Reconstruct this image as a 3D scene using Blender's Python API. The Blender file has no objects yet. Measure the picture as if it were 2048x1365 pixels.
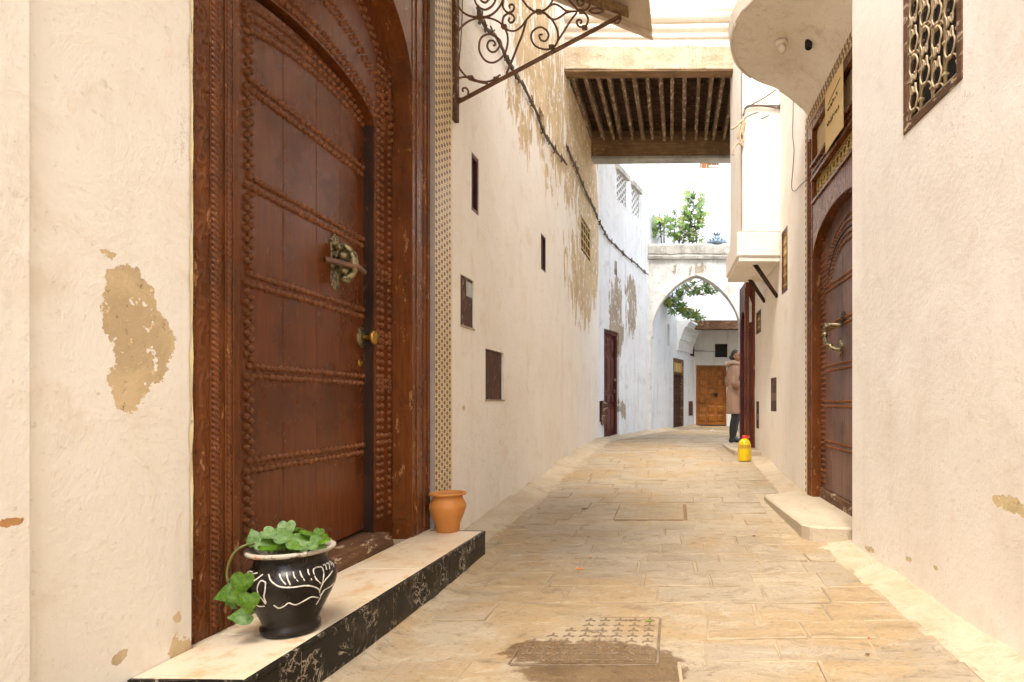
import bpy, math, random
from mathutils import Vector, Matrix, noise, Quaternion
random.seed(7)
R = math.radians
scene = bpy.context.scene
col = scene.collection

# ------------------------------------------------------------------ camera
F, CX, HY, CZ = 1250.0, 1350.0, 804.0, 1.1      # focal length and principal point in photo pixels, eye height
cam_d = bpy.data.cameras.new('camera'); cam = bpy.data.objects.new('camera', cam_d); col.objects.link(cam)
cam.location = (0, 0, CZ); cam.rotation_euler = (R(90), 0, 0)
cam_d.sensor_width = 36; cam_d.lens = F / 2048 * 36
cam_d.shift_x = -(CX - 1024) / 2048; cam_d.shift_y = (HY - 682.5) / 2048
cam_d.clip_start = 0.05; cam_d.clip_end = 500
scene.camera = cam
scene.render.resolution_x = 1024; scene.render.resolution_y = 682
# ------------------------------------------------------------------ sky, sun, exposure
SUN_EL, SUN_AZ = R(64), R(190)                   # azimuth clockwise from +Y: behind the camera
w = bpy.data.worlds.new('World'); scene.world = w; w.use_nodes = True
nt = w.node_tree; nt.nodes.clear()
sky = nt.nodes.new('ShaderNodeTexSky'); sky.sky_type = 'NISHITA'; sky.sun_disc = False
sky.sun_elevation = SUN_EL; sky.sun_rotation = SUN_AZ; sky.dust_density = 3.0; sky.air_density = 1.0
hs = nt.nodes.new('ShaderNodeHueSaturation'); hs.inputs['Saturation'].default_value = 0.55
bg = nt.nodes.new('ShaderNodeBackground'); bg.inputs['Strength'].default_value = 0.15
wo = nt.nodes.new('ShaderNodeOutputWorld')
nt.links.new(sky.outputs[0], hs.inputs['Color']); nt.links.new(hs.outputs[0], bg.inputs['Color']); nt.links.new(bg.outputs[0], wo.inputs[0])
sd = bpy.data.lights.new('sun', 'SUN'); sd.energy = 1.0; sd.angle = R(24); sd.color = (1.0, 0.88, 0.72)
so = bpy.data.objects.new('sun', sd); col.objects.link(so); so.location = (0, -5, 12)
sdir = Vector((math.sin(SUN_AZ) * math.cos(SUN_EL), math.cos(SUN_AZ) * math.cos(SUN_EL), math.sin(SUN_EL)))
so.rotation_euler = sdir.to_track_quat('Z', 'Y').to_euler()
vs = scene.view_settings; vs.view_transform = 'Standard'; vs.look = 'None'; vs.exposure = 2.2; vs.gamma = 1.0
scene.render.engine = 'CYCLES'
scene.cycles.max_bounces = 6; scene.cycles.diffuse_bounces = 5; scene.cycles.use_adaptive_sampling = True; scene.cycles.adaptive_threshold = 0.03

# ------------------------------------------------------------------ geometry helpers
def ray(px, py): return Vector(((px - CX) / F, 1.0, (HY - py) / F))
CAM = Vector((0, 0, CZ))
def at(px, py, Y): return CAM + ray(px, py) * Y
class Fr:
    """a vertical plane in the place: x = u along it, y = depth behind its face, z = up"""
    def __init__(s, O, t, n):
        s.O = Vector((O[0], O[1], 0)); s.t = Vector((t[0], t[1], 0)).normalized(); s.n = Vector((n[0], n[1], 0)).normalized()
        s.M = Matrix(((s.t.x, s.n.x, 0, s.O.x), (s.t.y, s.n.y, 0, s.O.y), (0, 0, 1, 0), (0, 0, 0, 1)))
    def hit(s, px, py, v=0.0):
        r = ray(px, py); k = (v - (CAM - s.O).dot(s.n)) / r.dot(s.n); return CAM + r * k
    def uz(s, px, py, v=0.0):
        P = s.hit(px, py, v); return ((P - s.O).dot(s.t), P.z)
    def u(s, px, v=0.0): return s.uz(px, HY, v)[0]
    def loc(s, P): d = Vector(P) - s.O; return Vector((d.dot(s.t), d.dot(s.n), P[2]))
    def wld(s, u, v, z): return Vector((s.O.x + s.t.x*u + s.n.x*v, s.O.y + s.t.y*u + s.n.y*v, z))
def frame_between(A, B, flip=False):
    d = Vector((B[0]-A[0], B[1]-A[1], 0)).normalized(); n = Vector((-d.y, d.x, 0))
    return Fr(A, d, n)
def fbm(x, y, z, o=4): return noise.fractal(Vector((x, y, z)), 1.0, 2.0, o)

class MB:
    def __init__(s): s.v = []; s.f = []; s.sm = []; s.mi = []
    def add(s, vs, fs, smooth=False, mi=0):
        o = len(s.v); s.v += [tuple(p) for p in vs]
        for f in fs: s.f.append([i + o for i in f]); s.sm.append(smooth); s.mi.append(mi)
    def box(s, x0, x1, y0, y1, z0, z1, mi=0):
        s.add([(x0,y0,z0),(x1,y0,z0),(x1,y1,z0),(x0,y1,z0),(x0,y0,z1),(x1,y0,z1),(x1,y1,z1),(x0,y1,z1)],
              [(0,3,2,1),(4,5,6,7),(0,1,5,4),(1,2,6,5),(2,3,7,6),(3,0,4,7)], False, mi)
        return s
    def hexa(s, p, mi=0):   # 8 points: bottom 4 then top 4
        s.add(p, [(0,3,2,1),(4,5,6,7),(0,1,5,4),(1,2,6,5),(2,3,7,6),(3,0,4,7)], False, mi); return s
    def prism(s, poly, y0, y1, mi=0):     # poly in (x,z), counter-clockwise seen from -y
        n = len(poly)
        s.add([(x, y0, z) for x, z in poly] + [(x, y1, z) for x, z in poly],
              [list(range(n)), list(range(2*n-1, n-1, -1))] + [(i, i+n, (i+1) % n + n, (i+1) % n) for i in range(n)], False, mi)
        return s
    def flat(s, poly, z0, z1, mi=0):      # poly in (x,y) extruded upward
        n = len(poly)
        s.add([(x, y, z0) for x, y in poly] + [(x, y, z1) for x, y in poly],
              [list(range(n-1, -1, -1)), list(range(n, 2*n))] + [(i, (i+1) % n, (i+1) % n + n, i+n) for i in range(n)], False, mi)
        return s
    def tube(s, pts, r, seg=6, cap=True, mi=0, flat=1.0):
        pts = [Vector(p) for p in pts]; n = len(pts); rr = r if isinstance(r, (list, tuple)) else [r]*n
        T = [(pts[min(i+1, n-1)] - pts[max(i-1, 0)]).normalized() for i in range(n)]
        a = Vector((0, 0, 1)) if abs(T[0].z) < 0.9 else Vector((1, 0, 0))
        N = (a - T[0]*a.dot(T[0])).normalized(); vs = []
        for i in range(n):
            N = (N - T[i]*N.dot(T[i]));  N = N.normalized() if N.length > 1e-6 else T[i].orthogonal().normalized()
            B = T[i].cross(N)
            for k in range(seg):
                an = 2*math.pi*k/seg; vs.append(pts[i] + (N*math.cos(an) + B*math.sin(an)*flat)*rr[i])
        fs = [(i*seg+k, i*seg+(k+1) % seg, (i+1)*seg+(k+1) % seg, (i+1)*seg+k) for i in range(n-1) for k in range(seg)]
        if cap: fs += [list(range(seg-1, -1, -1)), list(range((n-1)*seg, n*seg))]
        s.add(vs, fs, True, mi); return s
    def lathe(s, prof, seg=24, c=(0,0,0), wob=0.0, mi=0):
        vs = []
        for j, (r, z) in enumerate(prof):
            for k in range(seg):
                an = 2*math.pi*k/seg; q = 1 + wob*fbm(math.cos(an)*1.5, math.sin(an)*1.5, z*6 + c[0])
                vs.append((c[0] + r*q*math.cos(an), c[1] + r*q*math.sin(an), c[2] + z))
        fs = [(j*seg+k, j*seg+(k+1) % seg, (j+1)*seg+(k+1) % seg, (j+1)*seg+k) for j in range(len(prof)-1) for k in range(seg)]
        s.add(vs, fs, True, mi); return s
    def disc(s, pts3, mi=0): s.add(pts3, [list(range(len(pts3)))], False, mi); return s
    def dome(s, c, r, h, seg=8, rings=2, mi=0):   # half ball on a wall, bulging to -y
        vs = []; 
        for j in range(rings):
            a = math.pi/2*j/rings
            for k in range(seg):
                t = 2*math.pi*k/seg; vs.append((c[0]+r*math.cos(a)*math.cos(t), c[1]-h*math.sin(a), c[2]+r*math.cos(a)*math.sin(t)))
        vs.append((c[0], c[1]-h, c[2])); n = len(vs)-1
        fs = [(j*seg+k, j*seg+(k+1) % seg, (j+1)*seg+(k+1) % seg, (j+1)*seg+k) for j in range(rings-1) for k in range(seg)]
        fs += [((rings-1)*seg+k, (rings-1)*seg+(k+1) % seg, n) for k in range(seg)]
        s.add(vs, fs, True, mi); return s
    def ball(s, c, rx, ry=None, rz=None, seg=10, rings=6, mi=0):
        ry = ry or rx; rz = rz or rx; vs = []
        for j in range(rings+1):
            a = -math.pi/2 + math.pi*j/rings
            for k in range(seg):
                t = 2*math.pi*k/seg; vs.append((c[0]+rx*math.cos(a)*math.cos(t), c[1]+ry*math.cos(a)*math.sin(t), c[2]+rz*math.sin(a)))
        s.add(vs, [(j*seg+k, j*seg+(k+1) % seg, (j+1)*seg+(k+1) % seg, (j+1)*seg+k) for j in range(rings) for k in range(seg)], True, mi); return s
    def grid(s, fn, nu, nv, smooth=True, flip=False, mi=0):
        vs = [fn(i/nu, j/nv) for j in range(nv+1) for i in range(nu+1)]; a = nu+1
        fs = [(j*a+i, j*a+i+1, (j+1)*a+i+1, (j+1)*a+i) for j in range(nv) for i in range(nu)]
        if flip: fs = [f[::-1] for f in fs]
        s.add(vs, fs, smooth, mi); return s
    def arch(s, xs, za, ztop, y0, y1, mi=0):      # solid between the arch curve za(x) and ztop
        n = len(xs); lo = [(x, za(x)) for x in xs]; hi = [(x, ztop) for x in xs]
        vs = [(x, y0, z) for x, z in lo] + [(x, y0, z) for x, z in hi] + [(x, y1, z) for x, z in lo] + [(x, y1, z) for x, z in hi]
        fs = []
        for i in range(n-1):
            fs += [(i, i+1, n+i+1, n+i), (2*n+i+1, 2*n+i, 3*n+i, 3*n+i+1), (2*n+i, 2*n+i+1, i+1, i), (n+i, n+i+1, 3*n+i+1, 3*n+i)]
        fs += [(0, n, 3*n, 2*n), (n-1, 3*n-1, 4*n-1, 2*n-1)]
        s.add(vs, fs, False, mi); return s
    def mesh(s, name, mats):
        me = bpy.data.meshes.new(name); me.from_pydata(s.v, [], s.f)
        for m in (mats if isinstance(mats, (list, tuple)) else [mats]): me.materials.append(m)
        me.polygons.foreach_set('use_smooth', s.sm); me.polygons.foreach_set('material_index', s.mi); me.update()
        return me
    def build(s, name, mat, parent=None, bevel=0, basis=None):
        o = bpy.data.objects.new(name, s.mesh(name, mat)); col.objects.link(o)
        if parent: o.parent = parent
        if basis: o.matrix_basis = basis
        if bevel:
            b = o.modifiers.new('bevel', 'BEVEL'); b.width = bevel; b.segments = 1; b.limit_method = 'ANGLE'; b.angle_limit = R(40)
        return o
def inst(name, me, parent, loc, rot=None, scale=None):
    o = bpy.data.objects.new(name, me); col.objects.link(o); o.parent = parent; o.location = loc
    if rot is not None: o.rotation_euler = rot
    if scale is not None: o.scale = scale
    return o
def tag(o, label=None, cat=None, group=None, kind=None):
    for k, v in (('label', label), ('category', cat), ('group', group), ('kind', kind)):
        if v: o[k] = v
    return o
def thing(name, label, cat, M=None, group=None):
    o = bpy.data.objects.new(name, None); col.objects.link(o); o.empty_display_size = 0.1
    if M is not None: o.matrix_world = M
    return tag(o, label, cat, group)
def spiral(c, r0, r1, a0, turns, n=40):
    return [(c[0] + (r0+(r1-r0)*i/n)*math.cos(a0+2*math.pi*turns*i/n), c[1] + (r0+(r1-r0)*i/n)*math.sin(a0+2*math.pi*turns*i/n)) for i in range(n+1)]
def smooth_path(pts, k=6):    # Catmull-Rom through points
    P = [Vector(p) for p in pts]; P = [P[0]*2-P[1]] + P + [P[-1]*2-P[-2]]; out = []
    for i in range(1, len(P)-2):
        for j in range(k):
            t = j/k; a, b, c, d = P[i-1], P[i], P[i+1], P[i+2]
            out.append(0.5*((2*b) + (c-a)*t + (2*a-5*b+4*c-d)*t*t + (3*b-a-3*c+d)*t**3))
    out.append(P[-2]); return out

# ------------------------------------------------------------------ materials
class N:
    def __init__(s, name):
        s.m = bpy.data.materials.new(name); s.m.use_nodes = True; s.t = s.m.node_tree
        s.b = s.t.nodes['Principled BSDF']; s.tc = s.t.nodes.new('ShaderNodeTexCoord')
    def node(s, ty, **kw):
        n = s.t.nodes.new(ty)
        for k, v in kw.items(): setattr(n, k, v)
        return n
    def link(s, a, b): s.t.links.new(a, b)
    def put(s, sock, v):
        if hasattr(v, 'is_output'): s.link(v, sock)
        else: sock.default_value = v
    def vm(s, op, a, b=None):
        n = s.node('ShaderNodeVectorMath', operation=op); s.put(n.inputs[0], a)
        if b is not None: s.put(n.inputs[1], b)
        return n.outputs['Value'] if op == 'LENGTH' else n.outputs[0]
    def ma(s, op, a, b=None, c=None, clamp=False):
        n = s.node('ShaderNodeMath', operation=op, use_clamp=clamp); s.put(n.inputs[0], a)
        if b is not None: s.put(n.inputs[1], b)
        if c is not None: s.put(n.inputs[2], c)
        return n.outputs[0]
    def noise(s, scale, detail=5, rough=0.55, vec=None, stretch=None, dist=0.0, color=False):
        key = (scale, detail, rough, stretch, dist, color)
        if vec is None:
            s.cache = getattr(s, 'cache', {})
            if key in s.cache: return s.cache[key]
        v = vec or s.tc.outputs['Object']
        if stretch: v = s.vm('MULTIPLY', v, stretch)
        n = s.node('ShaderNodeTexNoise'); s.link(v, n.inputs['Vector'])
        n.inputs['Scale'].default_value = scale; n.inputs['Detail'].default_value = detail
        n.inputs['Roughness'].default_value = rough; n.inputs['Distortion'].default_value = dist
        out = n.outputs['Color'] if color else n.outputs['Fac']
        if vec is None: s.cache[key] = out
        return out
    def ss(s, x, lo, hi):
        n = s.node('ShaderNodeMapRange', interpolation_type='SMOOTHSTEP'); s.put(n.inputs[0], x)
        n.inputs[1].default_value = lo; n.inputs[2].default_value = hi; return n.outputs[0]
    def mix(s, f, a, b):
        n = s.node('ShaderNodeMix', data_type='RGBA'); s.put(n.inputs[0], f)
        s.put(n.inputs[6], a if hasattr(a, 'is_output') else (*a, 1)); s.put(n.inputs[7], b if hasattr(b, 'is_output') else (*b, 1))
        return n.outputs[2]
    def bump(s, h, strength=0.3, dist=0.01, prev=None):
        n = s.node('ShaderNodeBump'); s.put(n.inputs['Height'], h); n.inputs['Strength'].default_value = strength
        n.inputs['Distance'].default_value = dist
        if prev is not None: s.link(prev, n.inputs['Normal'])
        return n.outputs[0]
    def patch(s, cu, cz, ru, rz, amp=0.08, ns=7.0, plane='xz', run=None):     # ragged-edged blotch, below 1 inside
        nz = s.vm('SUBTRACT', s.noise(ns, 6, 0.74, stretch=run, color=True), (0.5, 0.5, 0.5))
        sc_ = s.node('ShaderNodeVectorMath', operation='SCALE'); s.link(nz, sc_.inputs[0]); sc_.inputs['Scale'].default_value = amp*4
        p = s.vm('ADD', s.tc.outputs['Object'], sc_.outputs[0])
        if plane == 'xz': d = s.vm('LENGTH', s.vm('MULTIPLY', s.vm('SUBTRACT', p, (cu, 0, cz)), (1/ru, 0, 1/rz)))
        else: d = s.vm('LENGTH', s.vm('MULTIPLY', s.vm('SUBTRACT', p, (cu, cz, 0)), (1/ru, 1/rz, 0)))
        return d
    def done(s, color, rough=0.7, normal=None, metal=0.0, spec=0.5):
        s.put(s.b.inputs['Base Color'], color if hasattr(color, 'is_output') else (*color, 1)); s.put(s.b.inputs['Roughness'], rough)
        s.b.inputs['Metallic'].default_value = metal; s.b.inputs['Specular IOR Level'].default_value = spec
        if normal is not None: s.link(normal, s.b.inputs['Normal'])
        return s.m
def simple(name, c1, c2=None, rough=0.6, scale=8, stretch=None, bump=0.2, bscale=40, dist=0.004, metal=0.0, spec=0.5, dirt=None, dirt_amt=0.6, r2=None):
    n = N(name); c2 = c2 or tuple(x*0.7 for x in c1)
    f = n.ss(n.noise(scale, 6, 0.6, stretch=stretch), 0.3, 0.7); c = n.mix(f, c1, c2)
    if dirt: c = n.mix(n.ss(n.noise(scale*1.7, 8, 0.7, stretch=stretch), dirt_amt-0.04, dirt_amt+0.06), c, dirt)
    b = n.bump(n.noise(bscale, 5, 0.6, stretch=stretch), bump, dist)
    rg = rough if r2 is None else n.ma('MULTIPLY_ADD', f, r2-rough, rough)
    return n.done(c, rg, b, metal, spec)
def plaster(name, c1, c2, stain, patches=(), streaks=(), peel=(0.44, 0.31, 0.16), peel2=None, streak_amt=0.14, wscale=1.0, rough=0.85, bump=0.24):
    """patches: (u,z,ru,rz,amp); streaks: (u,z,ru,rz,gain): soft regions where the paint has come off in vertical runs"""
    n = N(name)
    big = n.noise(1.1*wscale, 4, 0.6, color=True); sp = n.node('ShaderNodeSeparateColor'); n.link(big, sp.inputs[0])
    c = n.mix(n.ss(sp.outputs[0], 0.34, 0.66), c1, c2)
    med = n.noise(3.4*wscale, 6, 0.72, dist=0.4)
    c = n.mix(n.ma('MULTIPLY', n.ss(med, 0.50, 0.70), 0.60), c, stain)
    c = n.mix(n.ma('MULTIPLY', n.ss(n.noise(1.0, 4, 0.62, stretch=(5.5, 5.5, 0.45)), 0.50, 0.75), streak_amt), c, tuple(x*0.6 for x in stain))
    fine = n.noise(34, 4, 0.72)
    c = n.mix(n.ma('MULTIPLY', n.ss(fine, 0.58, 0.72), 0.40), c, tuple(x*0.62 for x in stain))
    crack = n.ma('MULTIPLY', n.ss(n.ma('ABSOLUTE', n.ma('SUBTRACT', med, 0.47)), 0.0045, 0.0015), n.ss(sp.outputs[1], 0.54, 0.64))
    c = n.mix(n.ma('MULTIPLY', crack, 0.55), c, tuple(x*0.42 for x in stain))
    m = None
    for (u, z, ru, rz, amp) in patches:
        k = n.ss(n.patch(u, z, ru, rz, amp, 5.0, 'xz', (1, 1, 0.28) if rz > 2.2*ru and amp > 0.07 else None), 1.03, 0.98); m = k if m is None else n.ma('MAXIMUM', m, k)
    for (u, z, ru, rz, gain) in streaks:
        soft = n.ss(n.ma('SUBTRACT', 1.0, n.patch(u, z, ru, rz, 0.10, 5.0), clamp=True), 0.0, 0.75)
        v = n.ma('MULTIPLY_ADD', soft, gain, n.noise(1.0, 7, 0.70, stretch=(4.6, 4.6, 1.5), dist=0.7))
        v = n.ma('MULTIPLY', v, n.ss(soft, 0.02, 0.12))
        k = n.ss(v, 0.735, 0.75); m = k if m is None else n.ma('MAXIMUM', m, k)
    h = n.ma('MULTIPLY_ADD', med, 1.6, n.ma('MULTIPLY', fine, 0.55))
    if m is not None:
        m = n.ma('MULTIPLY', m, n.ss(n.noise(8, 4, 0.6), 0.385, 0.40))
        peel2 = peel2 or tuple(x*1.25 for x in peel)
        pc = n.mix(n.ss(med, 0.4, 0.6), peel, peel2)
        pc = n.mix(n.ss(fine, 0.6, 0.68), pc, tuple(min(1, x*1.6) for x in peel))
        pc = n.mix(n.ss(fine, 0.40, 0.33), pc, tuple(x*0.62 for x in peel))
        c = n.mix(m, c, pc)
        h = n.ma('SUBTRACT', h, n.ma('MULTIPLY', m, 1.3))
    h = n.ma('SUBTRACT', h, n.ma('MULTIPLY', crack, 0.4))
    return n.done(c, rough, n.bump(h, bump*1.4, 0.014), spec=0.2)
def paintwood(name, c1, c2, wear=None, rough=0.38, vert=(14, 14, 1.1), wear_amt=0.68, bump=0.35, coat=0.0, spec=0.5):
    n = N(name)
    g = n.noise(3.0, 5, 0.65, stretch=vert); c = n.mix(n.ss(g, 0.3, 0.70), c1, c2)
    blot = n.noise(2.4, 5, 0.68)
    c = n.mix(n.ma('MULTIPLY', n.ss(blot, 0.44, 0.66), 0.75), c, tuple(x*0.42 for x in c1))
    ft = n.noise(22, 5, 0.75, stretch=tuple(0.25+0.75*min(1, v/12) for v in vert))
    if wear: c = n.mix(n.ss(ft, wear_amt-0.05, wear_amt-0.01), c, wear)
    c = n.mix(n.ma('MULTIPLY', n.ss(ft, 0.40, 0.32), 0.7), c, tuple(x*0.35 for x in c1))
    h = n.ma('MULTIPLY_ADD', g, 1.0, n.ma('MULTIPLY', ft, 0.5))
    rg = n.ma('MULTIPLY_ADD', blot, 0.30, rough-0.14)
    return n.done(c, rg, n.bump(h, bump, 0.006), spec=spec*0.5)

CREAM = (0.83, 0.79, 0.72); CREAM2 = (0.80, 0.75, 0.665); STAIN = (0.70, 0.61, 0.49)
M = {}
M['door_brown'] = paintwood('brown_gloss_door_paint', (0.155, 0.044, 0.012), (0.100, 0.027, 0.008), wear=(0.23, 0.085, 0.028), rough=0.25, wear_amt=0.69, bump=0.22)
M['frame_brown'] = paintwood('brown_gloss_frame_paint', (0.185, 0.058, 0.014), (0.120, 0.034, 0.009), wear=(0.38, 0.18, 0.07), rough=0.25, wear_amt=0.66)
M['stud_brown'] = paintwood('lightened_stud_brown', (0.22, 0.080, 0.026), (0.150, 0.048, 0.015), wear=(0.38, 0.19, 0.08), rough=0.36, wear_amt=0.68)  # door's own paint, lightened on the studs in place of crevice shade
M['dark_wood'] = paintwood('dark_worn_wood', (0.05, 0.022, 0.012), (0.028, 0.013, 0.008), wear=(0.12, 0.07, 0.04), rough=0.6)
M['sill_wood'] = paintwood('worn_sill_wood', (0.16, 0.08, 0.04), (0.10, 0.045, 0.02), wear=(0.42, 0.32, 0.22), rough=0.7, wear_amt=0.62, vert=(1.5, 12, 12))
M['old_beam'] = paintwood('weathered_beam_wood', (0.30, 0.19, 0.095), (0.18, 0.105, 0.05), wear=(0.46, 0.34, 0.20), rough=0.8, wear_amt=0.68, vert=(1.2, 12, 12))
M['joist'] = paintwood('weathered_joist_wood', (0.26, 0.175, 0.105), (0.16, 0.10, 0.058), wear=(0.46, 0.37, 0.25), rough=0.8, wear_amt=0.60, vert=(12, 1.2, 12))
M['ceil_board'] = paintwood('smoked_ceiling_boards', (0.105, 0.055, 0.028), (0.055, 0.028, 0.015), wear=(0.20, 0.12, 0.065), rough=0.85, wear_amt=0.63, vert=(2, 9, 9))
M['red_door'] = paintwood('dark_red_door_paint', (0.105, 0.022, 0.016), (0.075, 0.015, 0.012), wear=(0.30, 0.16, 0.13), rough=0.42, wear_amt=0.70)
M['orange_wood'] = paintwood('varnished_orange_wood', (0.36, 0.135, 0.022), (0.24, 0.080, 0.012), rough=0.42)
M['iron'] = simple('rusty_brown_iron', (0.19, 0.092, 0.048), (0.11, 0.055, 0.03), rough=0.55, scale=14, bscale=60, dirt=(0.32, 0.16, 0.065), dirt_amt=0.62)
M['brass'] = simple('aged_brass', (0.38, 0.30, 0.14), (0.20, 0.165, 0.085), rough=0.38, scale=30, metal=0.65, dirt=(0.05, 0.05, 0.03), dirt_amt=0.52)
M['gold'] = simple('polished_brass_knob', (0.62, 0.36, 0.07), (0.45, 0.24, 0.04), rough=0.28, scale=20, metal=0.85)
M['black'] = simple('black_opening', (0.012, 0.010, 0.009), (0.02, 0.016, 0.014), rough=0.8)
M['tin'] = simple('painted_meter_door', (0.105, 0.046, 0.026), (0.060, 0.026, 0.016), rough=0.6, scale=6, stretch=(3, 3, 1), dirt=(0.36, 0.27, 0.19), dirt_amt=0.61, spec=0.15)
M['glass_grey'] = simple('dusty_meter_glass', (0.32, 0.29, 0.24), (0.22, 0.20, 0.17), rough=0.25, scale=9)
M['cream_trim'] = simple('cream_tile_glaze', (0.74, 0.60, 0.38), (0.64, 0.49, 0.28), rough=0.35, scale=9, bump=0.1)
M['inlay'] = simple('dark_brown_tile_inlay', (0.13, 0.07, 0.03), (0.19, 0.105, 0.045), rough=0.35, scale=6, bump=0.1)
M['blue_edge'] = simple('grey_tile_edge', (0.30, 0.25, 0.22), (0.38, 0.31, 0.25), rough=0.4)
M['terracotta'] = simple('orange_terracotta', (0.54, 0.215, 0.042), (0.44, 0.155, 0.028), rough=0.6, scale=5, dirt=(0.55, 0.33, 0.18), dirt_amt=0.66)
M['leaf'] = simple('glossy_heart_leaf', (0.095, 0.20, 0.008), (0.028, 0.080, 0.005), rough=0.34, scale=5, bump=0.3, bscale=14, dirt=(0.20, 0.26, 0.02), dirt_amt=0.62, spec=0.4)
M['fig'] = simple('fig_leaf', (0.165, 0.275, 0.06), (0.085, 0.165, 0.032), rough=0.5, scale=3)
M['fig_yellow'] = simple('yellowing_fig_leaf', (0.24, 0.24, 0.02), (0.14, 0.18, 0.018), rough=0.5, scale=3)
M['bark'] = simple('grey_bark', (0.10, 0.075, 0.055), (0.06, 0.045, 0.035), rough=0.8)
M['stem'] = simple('green_brown_stem', (0.17, 0.15, 0.04), (0.10, 0.13, 0.025), rough=0.5)
M['cable'] = simple('old_dark_cable', (0.075, 0.05, 0.035), (0.14, 0.10, 0.07), rough=0.7, scale=30)
M['paper'] = simple('yellow_cardboard', (0.74, 0.56, 0.28), (0.68, 0.50, 0.24), rough=0.8, scale=4, bump=0.05)
M['ink'] = simple('ink', (0.05, 0.035, 0.02), rough=0.8)
M['gold_lattice'] = simple('gilt_openwork', (0.55, 0.38, 0.13), (0.42, 0.27, 0.08), rough=0.5, scale=12)
M['grille'] = simple('tan_painted_iron', (0.50, 0.39, 0.23), (0.36, 0.26, 0.15), rough=0.5, scale=16, dirt=(0.16, 0.09, 0.05), dirt_amt=0.66)
M['carton'] = simple('patterned_panel', (0.62, 0.50, 0.29), (0.50, 0.38, 0.19), rough=0.6, scale=30)
M['stone_step'] = plaster('cast_stone_step', (0.47, 0.395, 0.29), (0.41, 0.335, 0.235), (0.28, 0.215, 0.13), streak_amt=0.1, bump=0.5)
M['cap_dark'] = simple('shadowed_void', (0.05, 0.05, 0.05), (0.07, 0.07, 0.068), rough=0.9)
M['cap_stone'] = plaster('lichened_cap', (0.50, 0.49, 0.45), (0.32, 0.31, 0.28), (0.22, 0.21, 0.18), wscale=2.2, streak_amt=0.4, bump=0.7)

# ------------------------------------------------------------------ the planes of the place
def lerp_tab(tab, y):
    if y <= tab[0][0]: return tab[0][1]
    for (a, va), (b, vb) in zip(tab, tab[1:]):
        if y <= b:
            t = (y-a)/(b-a); return va + (vb-va)*t
    return tab[-1][1]
GT = [(-8, 0.05), (3, 0.06), (4.1, 0.08), (4.9, 0.11), (6.7, 0.19), (8.8, 0.32), (11.8, 0.385), (14, 0.385), (18.4, 0.38), (40, 0.38)]
def gz(y): return (lerp_tab(GT, y-0.5) + 2*lerp_tab(GT, y) + lerp_tab(GT, y+0.5))/4
mL, cL = 0.024, -1.69
mR, cR = -0.021, 1.417
mN, cN = -0.071, 1.532
LW = Fr((cL, 0), (mL, 1), (-1, mL))
RW = Fr((cR, 0), (-mR, -1), (1, -mR))
RN = Fr((cN, 0), (-mN, -1), (1, -mN))
B0 = LW.hit(1197, HY); B1 = at(1297, HY, 14.6)
BW = frame_between(B0, B1)
C1 = at(1346, HY, 16.3); C2 = at(1388, HY, 18.4)
CW = frame_between(B1, C1); DW = frame_between(C1, C2)
AW = Fr((B1.x, 14.6), (1, 0), (0, 1))
EW = Fr((0, 18.4), (1, 0), (0, 1))
STEP_Z = 0.265; STEP_D = 0.365
def segd(x, y, A, B):
    a = Vector((A[0], A[1])); b = Vector((B[0], B[1])); p = Vector((x, y)); d = b-a
    t = max(0, min(1, (p-a).dot(d)/d.dot(d))); return (p-a-d*t).length
def wall_dist(x, y):
    dl = 9.0
    if y < B0.y: dl = x - (mL*y + cL)
    else: dl = min(segd(x, y, B0, B1), segd(x, y, B1, C1), segd(x, y, C1, C2))
    dr = 9.0
    if y < 4.36: dr = mN*y + cN - x
    elif y < 10.4: dr = mR*y + cR - x
    return dl, dr
def ground_z(x, y):
    z = gz(y); dl, dr = wall_dist(x, y)
    wob = 0.75 + 0.5*fbm(x*1.3, y*1.3, 3.1)
    f = 0.0
    if y > 4.25 or y < 1.85: f += 0.075*wob*max(0, min(1, 1-dl/0.27))**1.5
    else: f += 0.035*wob*max(0, min(1, 1-(dl-STEP_D)/0.075))**1.3
    f += 0.06*wob*max(0, min(1, 1-dr/0.24))**1.5
    return z + f + 0.004*fbm(x*2.2, y*2.2, 0.3) + 0.002*fbm(x*8, y*8, 1.3)

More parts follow.
